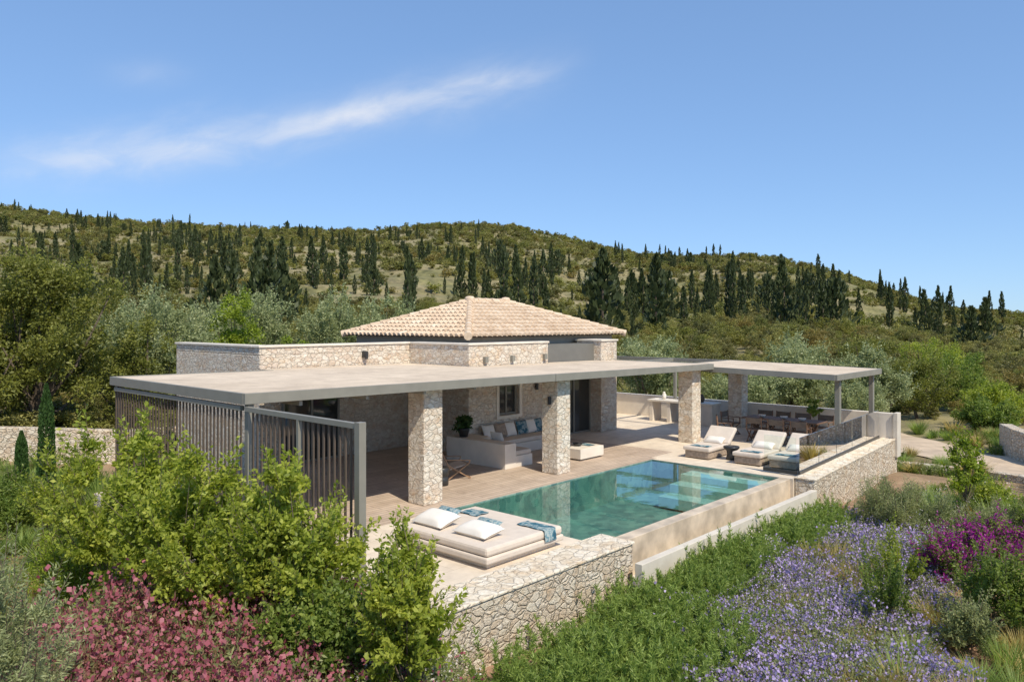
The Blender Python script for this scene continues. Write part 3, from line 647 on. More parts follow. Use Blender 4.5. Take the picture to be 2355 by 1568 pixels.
post(pd,25.6,8.95,0,2.42,.16); post(pd,29.1,9.0,0,2.42,.15)
pf=empty('pergola',(27,18,0),'open taupe metal pergola frame over the terrace','pergola')
b=MB(); b.box(29.15,29.27,14.72,20.4,2.55,2.69); b.box(24.5,29.148,20.28,20.4,2.55,2.69); b.box(25.0,29.148,17.2,17.3,2.55,2.68); b.box(26.9,27.0,14.72,20.27,2.56,2.66)
b.obj('beam',m_grey,pf,bevel=.005); post(pf,29.15,17.1,0,2.548,.12); post(pf,29.15,20.28,0,2.548,.12)
s=empty('privacy_screen',(7.15,14.5,0),'vertical brown timber slats in a taupe metal frame','screen')
b=MB(); b.box(7.02,7.11,9.70,13.10,2.61,2.70); b.box(7.02,7.11,13.27,19.33,2.61,2.70); b.box(7.02,7.11,9.70,13.10,.14,.2); b.box(7.02,7.11,13.27,19.33,.14,.2)
b.box(7.0,7.13,9.57,9.70,-.02,2.72); b.box(7.02,7.11,11.3,11.37,.2,2.61); b.obj('frame',m_grey,s,bevel=.005)
b=MB(); y=9.85
while y<19.3:
    if not(13.0<y<13.3 or 11.25<y<11.42): b.box(7.052,7.078,y,y+.038,.2,2.61)
    y+=.15
b.obj('slats',m_wood,s)

# ---------------------------------------------------------------- glass balustrade
gb=empty('glass_balustrade',(25,8.6,0),'frameless clear glass balustrade on a dark metal rail','balustrade')
g0=Vector((20.85,8.38,0)); g1=Vector((29.4,8.90,0)); 
b=MB(); b.obox(g0+Vector((0,0,.09)),g1+Vector((0,0,.09)),.06,.10); b.obox((20.85,8.43,.09),(20.85,9.4,.09),.06,.10); b.obj('rail',m_dark,gb,bevel=.004)
for i in range(5):
    p=g0.lerp(g1,i/5+.003); q=g0.lerp(g1,(i+1)/5-.003); MB().obox(p+Vector((0,0,.60)),q+Vector((0,0,.60)),.014,.92).obj('glass_panel',m_glass,gb)
MB().obox((20.85,8.46,.60),(20.85,9.38,.60),.014,.92).obj('glass_panel',m_glass,gb)

# ---------------------------------------------------------------- furniture
db=empty('daybed',(10.3,10.3,0),'large cream upholstered outdoor daybed on a low plinth','daybed')
MB().box(9.42,11.28,9.22,11.38,0,.10).obj('base',m_white,db,bevel=.01)
MB().box(9.30,11.40,9.10,11.50,.10,.22).obj('frame',m_fab,db,bevel=.03)
MB().box(9.32,11.38,9.12,11.48,.225,.38).obj('mattress',m_fab,db,bevel=.05)
def cushion(c,sx,sy,h,mat,label,R=None,name='cushion'):
    root=MB().pillow((0,0,0),sx,sy,h,R).obj(name,mat,smooth=True); root.location=c
    root['label']=label; root['category']='cushion'; return root
Ry=lambda a:Matrix.Rotation(rad(a),3,'Y')
cushion((9.85,9.85,.48),.55,.85,.22,m_fab2,'large cream cushion lying on the daybed',Ry(-8))
cushion((9.80,10.95,.50),.55,.85,.24,m_fab2,'large cream cushion lying on the daybed',Ry(-14))
cushion((10.22,10.02,.47),.32,.62,.14,m_towel,'blue patterned cushion leaning on a cream cushion',Ry(-25))
cushion((10.2,11.1,.50),.34,.6,.15,m_towel,'blue patterned cushion leaning on a cream cushion',Ry(-28))
def cloth(name,xa,xb,ya,yb,z,label,drop=None):
    b=MB(); n=14; m=14
    for side in (0,1):
        for i in range(n+1):
            for j in range(m+1):
                x=xa+(xb-xa)*i/n; y=ya+(yb-ya)*j/m; zz=z+.006*math.sin(x*23+y*9)+.004*math.sin(y*31)
                if drop and y<drop: zz-= (drop-y)*4; y=drop-.02-(drop-y)*.05
                b.v.append((x+.01*math.sin(y*20),y+.008*math.sin(x*25),zz-side*.012))
    k=(n+1)*(m+1)
    for i in range(n):
        for j in range(m):
            q=(i*(m+1)+j,(i+1)*(m+1)+j,(i+1)*(m+1)+j+1,i*(m+1)+j+1); b.f.append(q); b.f.append(tuple(k+t for t in reversed(q)))
    o=b.obj(name,m_towel,smooth=True); o['label']=label; o['category']='towel'; return o
cloth('folded_towel',10.72,11.1,10.8,11.3,.40,'blue patterned towel folded flat on the daybed')
cloth('folded_towel',10.82,11.15,9.04,9.8,.40,'blue patterned towel draped over the daybed edge',drop=9.09)
def lounger(loc,label):
    L=empty('sun_lounger',loc,label,'sun lounger','sun loungers beside the pool')
    b=MB(); b.box(.05,1.9,.05,.87,.03,.24); b.obj('base',m_brown,L,False,bevel=.02)
    b=MB(); b.box(.0,1.32,.0,.92,.243,.37); b.obj('seat',m_fab,L,False,bevel=.04)
    b=MB(); b.obox((1.30,.46,.34),(1.85,.46,.80),.92,.13,up=(-.64,0,.77)); b.obj('backrest',m_fab,L,False,bevel=.04)
    b=MB(); b.obox((1.5,.1,.22),(1.72,.1,.62),.04,.04); b.obox((1.5,.82,.22),(1.72,.82,.62),.04,.04); b.obj('support',m_grey,L,False)
    b=MB(); b.pillow((1.20,.46,.46),.30,.66,.17,Matrix.Rotation(rad(-30),3,'Y')); b.obj('head_cushion',m_fab2,L,False,smooth=True)
    return L
lg=lounger((21.4,9.72,0),'cream sun lounger with raised back beside a black table')
copy_thing(lg,(21.5,8.67,0),label='cream sun lounger next to the glass balustrade')
copy_thing(lg,(21.35,11.35,0),label='cream sun lounger standing at the pool end')
for (x,y) in ((21.4,9.72),(21.5,8.67),(21.35,11.35)):
    cloth('folded_towel',x+.15,x+.45,y+.15,y+.75,.385,'blue patterned towel folded on a sun lounger')['group']='towels on the loungers'
b=MB(); b.lathe([(.10,0),(.17,.02),(.13,.16),(.15,.28),(.24,.36),(.25,.40),(.23,.42)],24); o=b.obj('side_table',m_dark,smooth=True); o.location=(22.0,10.95,0); o['label']='small round black side table between sun loungers'; o['category']='table'
b=MB(); b.lathe([(.14,0),(.17,.03),(.17,.20),(.13,.24),(.17,.28),(.18,.44),(.15,.47)],24); o=b.obj('side_table',m_dark,smooth=True); o.location=(13.45,14.8,0); o['label']='black drum side table near a stone pillar'; o['category']='table'
ch=empty('lounge_chair',(14.35,15.3,0),'low teak lounge chair with beige sling seat','chair',rotz=rad(-20))
b=MB()
for yy in (-.32,.32):
    b.obox((-.35,yy,0),(.30,yy,.42),.035,.035); b.obox((.35,yy,0),(-.30,yy,.40),.035,.035); b.obox((-.25,yy,.30),(-.55,yy,.85),.035,.035); b.obox((-.42,yy,.56),(.33,yy,.50),.05,.025); b.obox((.30,yy,.40),(.33,yy,.50),.03,.03)
for p in ((-.35,.03),(.35,.03),(.30,.40),(-.55,.85),(-.25,.32)): b.obox((p[0],-.32,p[1]),(p[0],.32,p[1]),.03,.03)
b.obj('frame',m_teak,ch,False,bevel=.005)
b=MB(); b.obox((.30,0,.40),(-.25,0,.28),.58,.015); b.obj('seat',m_fab,ch,False)
b=MB(); b.obox((-.24,0,.29),(-.53,0,.82),.58,.015); b.obj('backrest',m_fab,ch,False)
sf=empty('built_in_sofa',(17,16.5,0),'white masonry corner sofa with cushions against the house','sofa')
b=MB(); b.box(16.08,16.55,15.0,17.49,0,.72); b.box(16.552,17.04,16.5,17.49,0,.70); b.obj('wall',m_white,sf,bevel=.01)
b=MB(); b.box(16.553,17.3,15.02,16.498,0,.33); b.box(17.06,20.4,16.55,17.49,0,.33); b.obj('bench',m_white,sf,bevel=.01)
b=MB(); b.box(16.56,17.28,15.05,16.47,.333,.47); b.box(17.31,20.35,16.58,17.4,.333,.47); b.obj('seat_cushion',m_fab,sf,bevel=.03)
Rx=lambda a:Matrix.Rotation(rad(a),3,'X')
for i,(x,m,lb) in enumerate(((17.7,m_fab2,'beige'),(18.25,m_brown,'taupe'),(18.7,m_fab2,'cream'),(19.3,m_towel,'blue'),(19.75,m_fab2,'cream'),(20.1,m_towel,'blue'))):
    cushion((x,17.22,.70),.55,.48,.16,m,lb+' scatter cushion leaning on the house wall',Rx(68))
cushion((16.72,15.9,.72),.5,.5,.16,m_fab2,'cream scatter cushion on the corner sofa',Ry(68))
ct=empty('coffee_table',(19.2,14.7,0),'low white masonry coffee table on the deck','table')
MB().box(18.6,19.8,14.2,15.2,.05,.36).obj('top',m_white,ct,bevel=.012); MB().box(18.68,19.72,14.28,15.12,0,.05).obj('plinth',m_grey,ct)
b=MB(); b.lathe([(.06,0),(.13,.04),(.16,.09),(.145,.09),(.1,.03)],20); o=b.obj('bowl',m_dark,smooth=True); o.location=(19.1,14.7,.361); o['label']='dark bowl on the white coffee table'; o['category']='bowl'
cloth('folded_towel',19.3,19.65,14.4,14.95,.375,'blue patterned cloth on the white coffee table')
pp=empty('potted_plant',(16.35,17.0,.72),'leafy green plant in a dark pot on the sofa wall','plant')
MB().lathe([(.12,0),(.18,.22),(.19,.26),(.16,.26)],18).obj('pot',m_dark,pp,False,smooth=True)
c,Vv=crown(.62,.75,.2,16,900,.13,.4,.2); link('foliage',quads_mesh('foliage',Vv,[m_cypn]),pp,False)
dt=empty('dining_table',(27,11.4,0),'long dark wood dining table on the shaded terrace','table')
b=MB(); 
for i in range(8): b.box(26.5+i*.125,26.5+i*.125+.117,10.0,12.8,.71,.75)
b.obj('top',m_wood2,dt,bevel=.004)
b=MB()
for yy in (10.3,12.4): b.obox((26.55,yy,0),(27.4,yy,.71),.07,.07); b.obox((27.4,yy+.08,0),(26.55,yy+.08,.71),.07,.07)
b.obox((26.97,10.3,.35),(26.97,12.48,.35),.05,.05); b.obj('leg_frame',m_wood2,dt)
def dchair(loc,rz,label):
    c=empty('dining_chair',loc,label,'chair','dining chairs around the table',rotz=rz)
    b=MB()
    for yy in (-.27,.27):
        b.obox((-.22,yy,.0),(.24,yy,.44),.03,.035); b.obox((.24,yy,.0),(-.22,yy,.44),.03,.035); b.obox((-.24,yy,.42),(-.28,yy,.88),.03,.04); b.obox((-.26,yy,.64),(.24,yy,.64),.05,.025); b.obox((.22,yy,.42),(.22,yy,.63),.03,.03)
        b.obox((-.24,yy,.44),(.24,yy,.44),.03,.03); b.obox((-.24,yy,.015),(.24,yy,.015),.03,.03)
    for xx,zz in ((-.23,.44),(.23,.44),(0,.22)): b.obox((xx,-.27,zz),(xx,.27,zz),.025,.025)
    b.obj('frame',m_wood2,c,False)
    b=MB(); b.obox((-.22,0,.455),(.22,0,.455),.5,.012); b.obj('seat',m_sling,c,False)
    b=MB(); b.obox((-.245,0,.66),(-.28,0,.86),.56,.012); b.obj('backrest',m_sling,c,False)
    return c
d0=dchair((25.95,10.35,0),rad(4),'folding wooden chair with cloth back at the dining table')
for y in (11.15,11.95): copy_thing(d0,(25.95,y,0),rad(random.uniform(-10,10)))
for y in (10.35,11.15,11.95,12.6): copy_thing(d0,(27.95,y,0),math.pi+rad(random.uniform(-8,8)))
copy_thing(d0,(26.9,13.4,0),rad(-90)); copy_thing(d0,(25.5,12.95,0),rad(-60),'folding wooden chair standing apart from the dining table')
for (x,y) in ((26.9,10.7),(27.0,11.4),(26.95,12.2)):
    b=MB(); b.lathe([(.05,0),(.11,.05),(.14,.10),(.12,.10),(.08,.04)],16); o=b.obj('bowl',m_fab2,smooth=True); o.location=(x,y,.751); o['label']='pale bowl on the dining table'; o['category']='bowl'; o['group']='bowls on the dining table'
pp=empty('potted_plant',(29.2,11.2,0),'small leafy plant in a dark pot beside the dining table','plant')
MB().lathe([(.14,0),(.2,.35),(.2,.42),(.16,.42)],18).obj('pot',m_dark,pp,False,smooth=True)
c,Vv=crown(1.35,.6,.5,14,700,.11,.5,.2); link('foliage',quads_mesh('foliage',Vv,[m_bush2]),pp,False)
bc=empty('outdoor_kitchen_counter',(28.7,16,0),'white masonry outdoor kitchen counter by the parapet','counter')
b=MB(); b.box(28.3,29.1,14.9,18.0,.84,.92); b.obj('worktop',m_coping,bc,bevel=.008)
MB().box(28.35,29.05,14.95,16.2,0,.838).obj('base',m_white,bc,bevel=.008)
for ya in (17.75,16.9): MB().box(28.35,29.05,ya,ya+.17,0,.838).obj('leg',m_white,bc,bevel=.008)
for i,(y,rr) in enumerate(((17.4,.09),(16.6,.07),(15.6,.11))):
    b=MB(); b.lathe([(rr*.6,0),(rr,.08),(rr*1.05,.2),(rr*.5,.28),(rr*.55,.33)],16); o=b.obj('vase',(m_fab2,m_towel,m_wood)[i],smooth=True); o.location=(28.7,y,.921); o['label']=('white','blue','brown')[i]+' ceramic vase on the kitchen counter'; o['category']='vase'

# ---------------------------------------------------------------- driveway and far walls
rb=MB()
n=24
for i in range(n+1):
    D=24+22*i/n
    for j in range(9):
        L=np.interp(D,[24,28,34,46],[18.3,17.6,16.5,16.5])+j*.5; X,Y=P(D,float(L)); rb.v.append((X,Y,float(gz(X,Y))+.05))
for i in range(n):
    for j in range(8): a=i*9+j; rb.f.append((a,a+1,a+10,a+9))
rb.obj('driveway_road',plain('pale_concrete_road',(.54,.42,.30),.9,.14,1.5),kind='structure')
def rubble(name,pts,h,t,label,cat='wall'):
    p=[P(*q) for q in pts]; r=empty(name,(p[0][0],p[0][1],G(*p[0])),label,cat)
    b=MB()
    for i in range(len(p)-1):
        (xa,ya),(xb,yb)=p[i],p[i+1]; za=G(xa,ya);zb_=G(xb,yb); dx,dy=xb-xa,yb-ya; l=math.hypot(dx,dy); nx,ny=-dy/l*t/2,dx/l*t/2
        n=len(b.v); b.v+=[(xa+nx,ya+ny,za-.3),(xa-nx,ya-ny,za-.3),(xb-nx,yb-ny,zb_-.3),(xb+nx,yb+ny,zb_-.3),(xa+nx,ya+ny,za+h),(xa-nx,ya-ny,za+h),(xb-nx,yb-ny,zb_+h),(xb+nx,yb+ny,zb_+h)]
        b.f+=[tuple(n+i for i in q) for q in ((0,3,2,1),(4,5,6,7),(0,1,5,4),(1,2,6,5),(2,3,7,6),(3,0,4,7))]
    b.obj('wall_body',m_gwall,r,bevel=.03)
rubble('stone_wall',[(34,22.0),(31.5,20.9),(29.5,20.6),(28,21.2),(26,23)],1.25,.5,'curved dry stone wall beside the driveway')
rubble('stone_wall',[(31,13.6),(29.2,14.9),(27.5,16.6),(25.5,17.6),(23,18.6)],.28,.35,'low stone edging wall below the driveway')
rubble('stone_wall',[(25,-20),(26,-16.5),(27,-13.6),(30,-12.2)],1.15,.4,'dry stone garden wall behind young cypresses')

# ---------------------------------------------------------------- foreground planting
def shrub(name,label,D,L,top,width,mat,**kw):
    x,y=P(D,L); z=G(x,y); return tree(name,label,'shrub',x,y,z,top-z,width,mat,**kw)
bg='tall evergreen shrubs beside the screen'
E=dict(trunk=.12,stems=5,tr=.028,asp=.55,group=bg)
shrub('evergreen_shrub','tall bright green laurel shrub in front of the slatted screen',13.3,-6.7,2.45,1.9,m_bush,ncl=66,nleaf=12000,leaf=.095,cr=.13,sh=(200,22,.55),**E)
shrub('evergreen_shrub','tall bright green laurel shrub in front of the slatted screen',12,-5.05,2.25,1.9,m_bush,ncl=66,nleaf=14000,leaf=.09,cr=.14,sh=(210,22,.55),**E)
shrub('evergreen_shrub','tall bright green laurel shrub in front of the slatted screen',11.6,-4.0,1.6,1.6,m_bush,ncl=60,nleaf=14000,leaf=.085,cr=.15,sh=(190,22,.45),**E)
shrub('evergreen_shrub','tall bright green laurel shrub against the screen end post',11,-3.05,2.35,1.55,m_bush,ncl=70,nleaf=16000,leaf=.085,cr=.14,sh=(220,22,.45),**E)
shrub('evergreen_shrub','dense dark green laurel shrub near the retaining wall',10.4,-2.6,.8,1.4,m_bush2,ncl=60,nleaf=15000,leaf=.08,cr=.15,sh=(150,22,.4),**E)
shrub('evergreen_shrub','bushy green shrub at the corner of the stone wall',9.9,-1.42,1.78,1.1,m_bush,ncl=60,nleaf=11000,leaf=.085,cr=.14,taper=.25,sh=(180,22,.45),**E)
shrub('olive_shrub','young silvery olive with fine drooping leaves',7.7,-5.25,2.2,1.6,m_olive,ncl=90,nleaf=20000,leaf=.07,trunk=.05,stems=2,tr=.04,cr=.12,asp=.22,sh=(320,30,.5))
shrub('leafy_shrub','thin yellow-green shrub beside the screen',15.5,-8.9,1.9,1.4,m_bush,ncl=26,nleaf=2500,leaf=.09,trunk=.1,stems=3,tr=.02,cr=.12,sh=(110,22,.6))
shrub('leafy_shrub','low bright green leafy bush',13.8,-7.8,.25,1.9,m_bright,ncl=40,nleaf=6000,leaf=.10,trunk=.02,stems=3,tr=.02,asp=.2,sh=(340,26,.5),up=1.6)
shrub('leafy_shrub','low bright green leafy bush in the garden',19,-12.6,.3,2.4,m_bush2,ncl=40,nleaf=12000,leaf=.08,trunk=.02,stems=3,tr=.02,sh=(200,20,.4))
shrub('grey_shrub','low rounded grey-green herb shrub',13.2,-7.0,-.25,.9,m_gleaf,ncl=24,nleaf=9000,leaf=.05,trunk=.02,stems=3,tr=.012,asp=.25)
shrub('grey_shrub','large feathery silver-green mound plant',19,9.8,.0,2.2,m_gleaf,ncl=50,nleaf=9000,leaf=.10,trunk=.02,stems=3,tr=.015,asp=.14,sh=(600,26,.45),up=1.4)
shrub('grey_shrub','grey-green rounded shrub on the slope',18,11.4,.0,1.5,m_gleaf,ncl=40,nleaf=12000,leaf=.07,trunk=.02,stems=3,tr=.02,asp=.2,sh=(200,20,.3))
shrub('bougainvillea','magenta flowering bougainvillea shrub',15.4,9.6,.30,1.7,m_bush2,ncl=60,nleaf=9000,leaf=.07,trunk=.05,stems=3,tr=.02,cr=.11,extra=(m_mag,.58),sh=(180,18,.4))
shrub('bougainvillea','low magenta flowering bougainvillea',15.0,8.5,.05,1.1,m_bush2,ncl=36,nleaf=5000,leaf=.065,trunk=.05,stems=3,tr=.02,cr=.11,extra=(m_mag,.52),sh=(100,18,.35))
shrub('citrus_tree','slim young citrus tree with bright leaves',20.5,12.2,1.35,.85,m_bright,ncl=26,nleaf=2200,leaf=.10,trunk=.2,tr=.025,asp=.5,cr=.13,sh=(70,18,.4))
shrub('thorny_shrub','dark green upright spiky shrub',13.3,6.5,-.05,.9,m_bush2,ncl=16,nleaf=600,leaf=.06,trunk=.03,stems=6,tr=.03,cr=.08,sh=(46,70,.6),up=2.2)
shrub('thorny_shrub','upright yellow-green spiky shrub',14.6,7.4,.0,.8,m_bush,ncl=14,nleaf=500,leaf=.06,trunk=.03,stems=6,tr=.03,cr=.08,sh=(40,70,.6),up=2.4)
shrub('leafy_shrub','green shrub with small rounded leaves',12.8,8.3,.35,1.4,m_bush2,ncl=70,nleaf=9000,leaf=.065,trunk=.05,stems=4,tr=.025,cr=.11,sh=(200,20,.35))
shrub('leafy_shrub','grey-green shrub on the reddish slope',12.2,7.3,-.2,.8,m_gleaf,ncl=30,nleaf=6000,leaf=.05,trunk=.05,stems=4,tr=.015,sh=(140,22,.25))
shrub('leafy_shrub','green shrub near the driveway edging',17.2,12.6,.35,1.8,m_bush2,ncl=60,nleaf=10000,leaf=.07,trunk=.05,stems=4,tr=.02,sh=(200,20,.4))
shrub('leafy_shrub','yellow-green shrub on the slope',21,13.0,-.2,1.4,m_bush,ncl=34,nleaf=6000,leaf=.08,trunk=.05,stems=4,tr=.02,sh=(120,20,.35))

def tuft(nst,h,spread,nl,leaf,asp,mats,flower=0,fl=.03,lean=.5,up=.6):
    a=RNG.uniform(0,6.28,nst); tl=RNG.uniform(0,lean,nst); hh=h*RNG.uniform(.5,1.1,nst)
    d=np.stack([np.cos(a)*np.sin(tl),np.sin(a)*np.sin(tl),np.cos(tl)],1); b0=np.stack([np.cos(a),np.sin(a),np.zeros(nst)],1)*spread*np.sqrt(RNG.uniform(0,1,nst))[:,None]
    s=np.repeat(np.arange(nst),nl); t=RNG.uniform(.08,1,nst*nl); p=b0[s]+d[s]*(hh[s]*t)[:,None]
    side=rdir(nst*nl); p=p+side*leaf*.3
    Vv=leaves(p,leaf,asp,d[s]*up+side*.8,.3); mi=np.zeros(nst*nl)
    if flower:
        k=flower; q=RNG.integers(0,nst,k); pf_=b0[q]+d[q]*(hh[q]*RNG.uniform(.82,1.12,k))[:,None]+rdir(k)*.03
        Vv=np.concatenate([Vv,leaves(pf_,fl,.9)]); mi=np.concatenate([mi,np.ones(k)])
    return quads_mesh('tuft',Vv,mats,mi)
def blades(n,h,spread,mat,w=.007):
    a=RNG.uniform(0,6.28,n); r=spread*np.sqrt(RNG.uniform(0,1,n)); b0=np.stack([np.cos(a)*r*.4,np.sin(a)*r*.4,np.zeros(n)],1)
    tip=b0+np.stack([np.cos(a)*r*1.8,np.sin(a)*r*1.8,h*RNG.uniform(.5,1.1,n)],1); mid=(b0+tip)/2+np.array([0,0,h*.13])
    sd=np.stack([-np.sin(a),np.cos(a),np.zeros(n)],1)*w
    V1=np.stack([b0-sd,b0+sd,mid+sd*.8,mid-sd*.8],1).reshape(-1,3); V2=np.stack([mid-sd*.8,mid+sd*.8,tip+sd*.1,tip-sd*.1],1).reshape(-1,3)
    return quads_mesh('blades',np.concatenate([V1,V2]),[mat])
kit=[tuft(20,.58,.20,85,.075,.16,[m_rose],lean=.9),tuft(17,.55,.22,85,.08,.16,[m_rose],lean=1.0),
 tuft(46,.40,.26,24,.045,.4,[m_gleaf,m_blue],120,.036,.7),tuft(46,.36,.28,22,.045,.4,[m_gleaf,m_blue],200,.038,.7), tuft(44,.38,.26,30,.045,.4,[m_gleaf,m_blue],45,.036,.7),
 tuft(44,.7,.25,22,.05,.35,[m_rust,m_red],110,.044,.5),tuft(40,.75,.22,26,.05,.35,[m_gleaf,m_red],60,.044,.5),
 tuft(34,.6,.2,24,.05,.3,[m_gleaf,m_wht],90,.032,.5),
 blades(260,.5,.25,m_grass),blades(240,.45,.25,m_dry),
 tuft(40,.3,.28,40,.05,.35,[m_bush2]), tuft(40,.3,.28,30,.05,.35,[m_gleaf])]
kc=proto_coll('garden_kit',kit)
def area(n,x0,x1,y0,y1,cond=None):
    X=RNG.uniform(x0,x1,n);Y=RNG.uniform(y0,y1,n)
    if cond is not None: k=cond(X,Y); X,Y=X[k],Y[k]
    return X,Y
def patch(X,Y,f=1.0): return np.sin(X*1.7*f+1.2*np.sin(Y*1.3*f))*np.cos(Y*2.1*f+np.sin(X*1.1*f))
def cover(name,label,cat,X,Y,choices,smin=.8,smax=1.3,hmul=1.0,tilt=.18):
    n=len(X); s=RNG.uniform(smin,smax,n)*RNG.uniform(.8,1.1,n); pts=np.stack([X,Y,gz(X,Y)-.03],1)
    scatter(name,label,cat,pts,np.stack([s,s,s*hmul*RNG.uniform(.75,1.2,n)],1),choices if isinstance(choices,np.ndarray) else RNG.choice(choices,n),kc,tilt)
X,Y=area(400,10.5,20.5,6.7,7.62,lambda x,y:y>6.75+.35*np.sin(x*1.3)); 
X2,Y2=area(230,7.6,12.0,5.3,7.3); cover('rosemary_groundcover','bright green rosemary growing along the pool wall','ground cover',np.r_[X,X2],np.r_[Y,Y2],[0,1],.85,1.5)
X,Y=area(1600,8.2,20.5,2.6,6.95,lambda x,y:(y>2.9+.14*(x-12)*(x>12)+.4*np.sin(x*2))&(y<6.85+.35*np.sin(x*1.3))&~((x<10.8)&(y>5.6)))
pt=patch(X,Y)+RNG.normal(0,.35,len(X)); chs=np.where(pt>.3,3,np.where(pt>-.3,2,np.where(pt>-.7,4,np.where(pt>-.95,11,9))))
cover('lilac_flower_bed','low bed of pale lilac flowers among grey-green leaves','flower bed',X,Y,chs,.75,1.3)
X,Y=area(240,8,24,0,8.2,lambda x,y:(x-15)*.35+1.3>y) ; cover('slope_plants','sparse grey-green herbs and dry grass on reddish soil','plants',X,Y,[9,9,11,11,10,4,9],.5,1.1)
X,Y=area(30,11,17,1.8,3.4); cover('dry_grass','tufts of yellow-green dry grass on reddish soil','grass',X,Y,[9,9,8],.8,1.3)
X,Y=area(150,18,26,4.0,6.6); cover('white_flower_bed','pale flowering plants along the retaining wall','flower bed',X,Y,[7,11,10,7],.7,1.1)
X,Y=area(40,15.5,20,7.0,7.5); cover('white_bloom_bed','white blossoming plants beside the pool wall','flower bed',X,Y,[7],.8,1.1)
def darea(n,D0,D1,L0,L1,cond=None):
    D=RNG.uniform(D0,D1,n);L=RNG.uniform(L0,L1,n)
    if cond is not None: k=cond(D,L); D,L=D[k],L[k]
    return P(D,L)
X,Y=darea(420,8.4,12.2,-6.4,-2.4); cover('red_flower_bed','dusty red flowering herbs in the garden','flower bed',X,Y,[5,5,6,5,6,11],1.1,1.8)
X,Y=darea(150,8.8,10.8,-2.8,-.9); cover('white_herb_bed','wispy white flowering herbs beside the wall','flower bed',X,Y,[7,6,11,8,7],.9,1.4)
X,Y=darea(380,8,16,-9.5,-.8,lambda d,l:l>-.66*d-1); cover('garden_grass','green grass and low herbs in the garden','grass',X,Y,[8,8,10,11,9],.6,1.2)
X,Y=darea(300,15,25,-18,-8); cover('garden_undergrowth','low green undergrowth around young cypresses','plants',X,Y,[8,10,11],.8,1.6)
X,Y=darea(700,19,40,9,28,lambda d,l:~((l>np.interp(d,[24,28,34,46],[18.0,17.3,16.2,16.2]))&(l<np.interp(d,[24,28,34,46],[22.7,22,21,21]))&(d>23))&(l*SF+d*CF>21)&~((l*SF+d*CF<30.2)&(d*SF-l*CF>6.6)))
cover('slope_undergrowth','low green and dry plants around the driveway','plants',X,Y,[9,10,11,8,10],.8,1.7)

# ---------------------------------------------------------------- world, sun, camera
w=bpy.data.worlds.new('World'); sc.world=w; w.use_nodes=True; nt=w.node_tree; nt.nodes.clear()
sun_dir=Vector((-.28,-.96,0)).normalized(); el=rad(51)
sky=nt.nodes.new('ShaderNodeTexSky'); sky.sky_type='NISHITA'; sky.sun_disc=False; sky.sun_elevation=el; sky.sun_rotation=math.atan2(sun_dir.x,sun_dir.y)
sky.air_density=.9; sky.dust_density=.05; sky.ozone_density=3.0; sky.altitude=600
bgn=nt.nodes.new('ShaderNodeBackground'); bgn.inputs[1].default_value=.15
gm=nt.nodes.new('ShaderNodeGamma'); gm.inputs[1].default_value=.50; nt.links.new(sky.outputs[0],gm.inputs[0])
tint=mix(nt,gm.outputs[0],(1.32,1.82,2.5),1.0,'MULTIPLY'); nt.links.new(tint,bgn.inputs[0])
out=nt.nodes.new('ShaderNodeOutputWorld')
def mth(op,a,b=None,c=None):
    n=nt.nodes.new('ShaderNodeMath'); n.operation=op
    for i,v in enumerate((a,b,c)):
        if v is None: continue
        if hasattr(v,'is_output'): nt.links.new(v,n.inputs[i])
        else: n.inputs[i].default_value=v
    return n.outputs[0]
def dot(vec,d):
    n=nt.nodes.new('ShaderNodeVectorMath'); n.operation='DOT_PRODUCT'; nt.links.new(vec,n.inputs[0]); n.inputs[1].default_value=d; return n.outputs['Value']
tc=nt.nodes.new('ShaderNodeTexCoord'); gv=tc.outputs['Generated']
fw=mth('MAXIMUM',dot(gv,(CF,SF,0)),.05); u=mth('DIVIDE',dot(gv,(SF,-CF,0)),fw); v=mth('DIVIDE',dot(gv,(0,0,1)),fw)
ua=mth('ADD',u,.671); ub=mth('SUBTRACT',u,.104)
vc=mth('ADD',mth('MULTIPLY_ADD',ua,.177,.205),mth('MULTIPLY',mth('MULTIPLY',ua,ub),.115))
dv=mth('SUBTRACT',v,vc)
def cnoise(su,sv,scale,det,seed):
    cb=nt.nodes.new('ShaderNodeCombineXYZ'); nt.links.new(mth('MULTIPLY',u,su),cb.inputs[0]); nt.links.new(mth('MULTIPLY',dv,sv),cb.inputs[1]); cb.inputs[2].default_value=seed
    n=nt.nodes.new('ShaderNodeTexNoise'); n.inputs['Scale'].default_value=scale; n.inputs['Detail'].default_value=det; n.inputs['Roughness'].default_value=.6; n.inputs['Distortion'].default_value=.6; nt.links.new(cb.outputs[0],n.inputs['Vector']); return n.outputs[0]
nA=cnoise(4,9,1.6,5,0.3); nB=cnoise(9,20,1.6,8,5.2)
dw=mth('ADD',dv,mth('MULTIPLY',mth('SUBTRACT',nA,.5),.05))
def gauss(x,s): q=mth('DIVIDE',x,s); return mth('EXPONENT',mth('MULTIPLY',mth('MULTIPLY',q,q),-1))
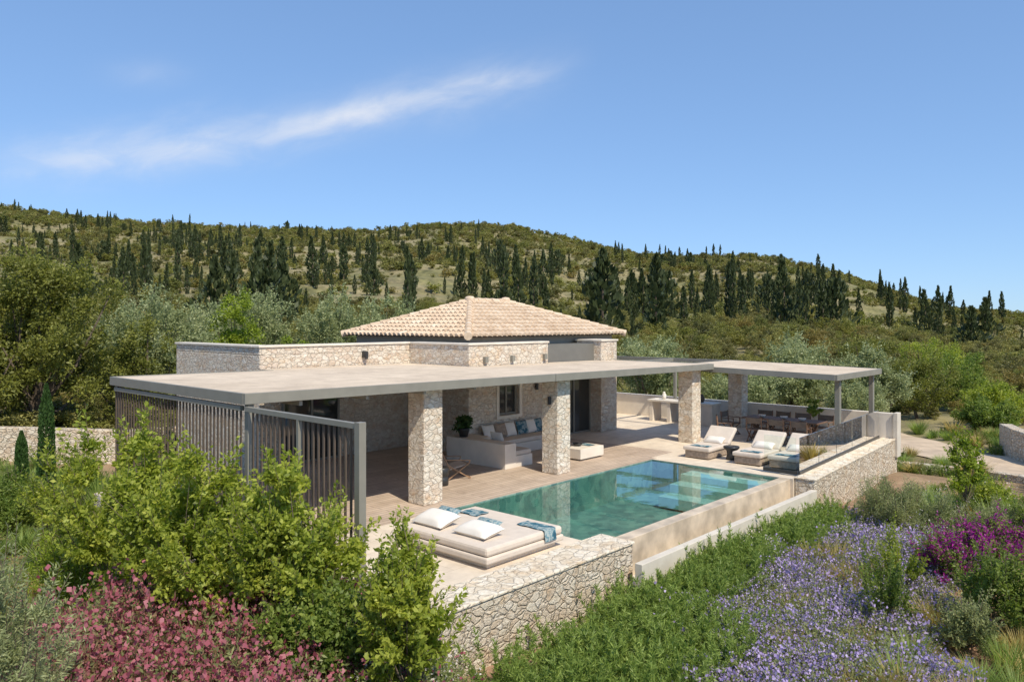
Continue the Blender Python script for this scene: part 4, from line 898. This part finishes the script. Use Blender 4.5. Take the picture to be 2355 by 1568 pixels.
def mapr(x,a,b,c,d,sm=True):
    n=nt.nodes.new('ShaderNodeMapRange'); n.interpolation_type='SMOOTHSTEP' if sm else 'LINEAR'
    nt.links.new(x,n.inputs[0]); 
    for i,q in enumerate((a,b,c,d)): n.inputs[1+i].default_value=q
    return n.outputs[0]
ends=mth('MULTIPLY',mapr(u,-.75,-.55,0,1),mapr(u,-.06,.125,1,0))
wd=mapr(u,-.6,.1,.024,.010,False)
core=mth('MULTIPLY',gauss(dw,wd),mapr(nB,.25,.72,.55,1))
soft=mth('MULTIPLY',gauss(dw,.034),mapr(nB,.3,.7,.12,.26))
blob=mth('MULTIPLY',gauss(mth('ADD',u,.215),.06),gauss(dw,.014))
mask=mth('MULTIPLY',mth('ADD',mth('ADD',mth('MULTIPLY',core,.28),soft),mth('MULTIPLY',blob,.25)),ends)
w2=mth('MULTIPLY',mth('MULTIPLY',gauss(mth('ADD',u,.48),.05),gauss(mth('SUBTRACT',v,.325),.018)),mth('MULTIPLY',nB,.2))
mask=mth('MINIMUM',mth('ADD',mask,w2),.9)
bg2=nt.nodes.new('ShaderNodeBackground'); bg2.inputs[0].default_value=(.86,.88,.93,1); bg2.inputs[1].default_value=1.0
ms=nt.nodes.new('ShaderNodeMixShader'); nt.links.new(mask,ms.inputs[0]); nt.links.new(bgn.outputs[0],ms.inputs[1]); nt.links.new(bg2.outputs[0],ms.inputs[2]); nt.links.new(ms.outputs[0],out.inputs[0])
sl=bpy.data.lights.new('sun','SUN'); sl.energy=4.9; sl.angle=rad(.5); sl.color=(1,.91,.75)
so=bpy.data.objects.new('sun',sl); COL.objects.link(so); d=-(sun_dir*math.cos(el)+Vector((0,0,math.sin(el)))); so.rotation_euler=d.to_track_quat('-Z','Y').to_euler(); so.location=(0,0,60)
cd=bpy.data.cameras.new('camera'); cd.lens=26.83; cd.sensor_width=36; cd.shift_y=-.0187; cd.clip_end=40000; cd.clip_start=.1
co=bpy.data.objects.new('camera',cd); COL.objects.link(co); co.location=(0,0,4.26); co.rotation_euler=(rad(90),0,rad(42.5-90)); sc.camera=co
sc.view_settings.view_transform='Standard'; sc.view_settings.look='None'; sc.view_settings.exposure=0
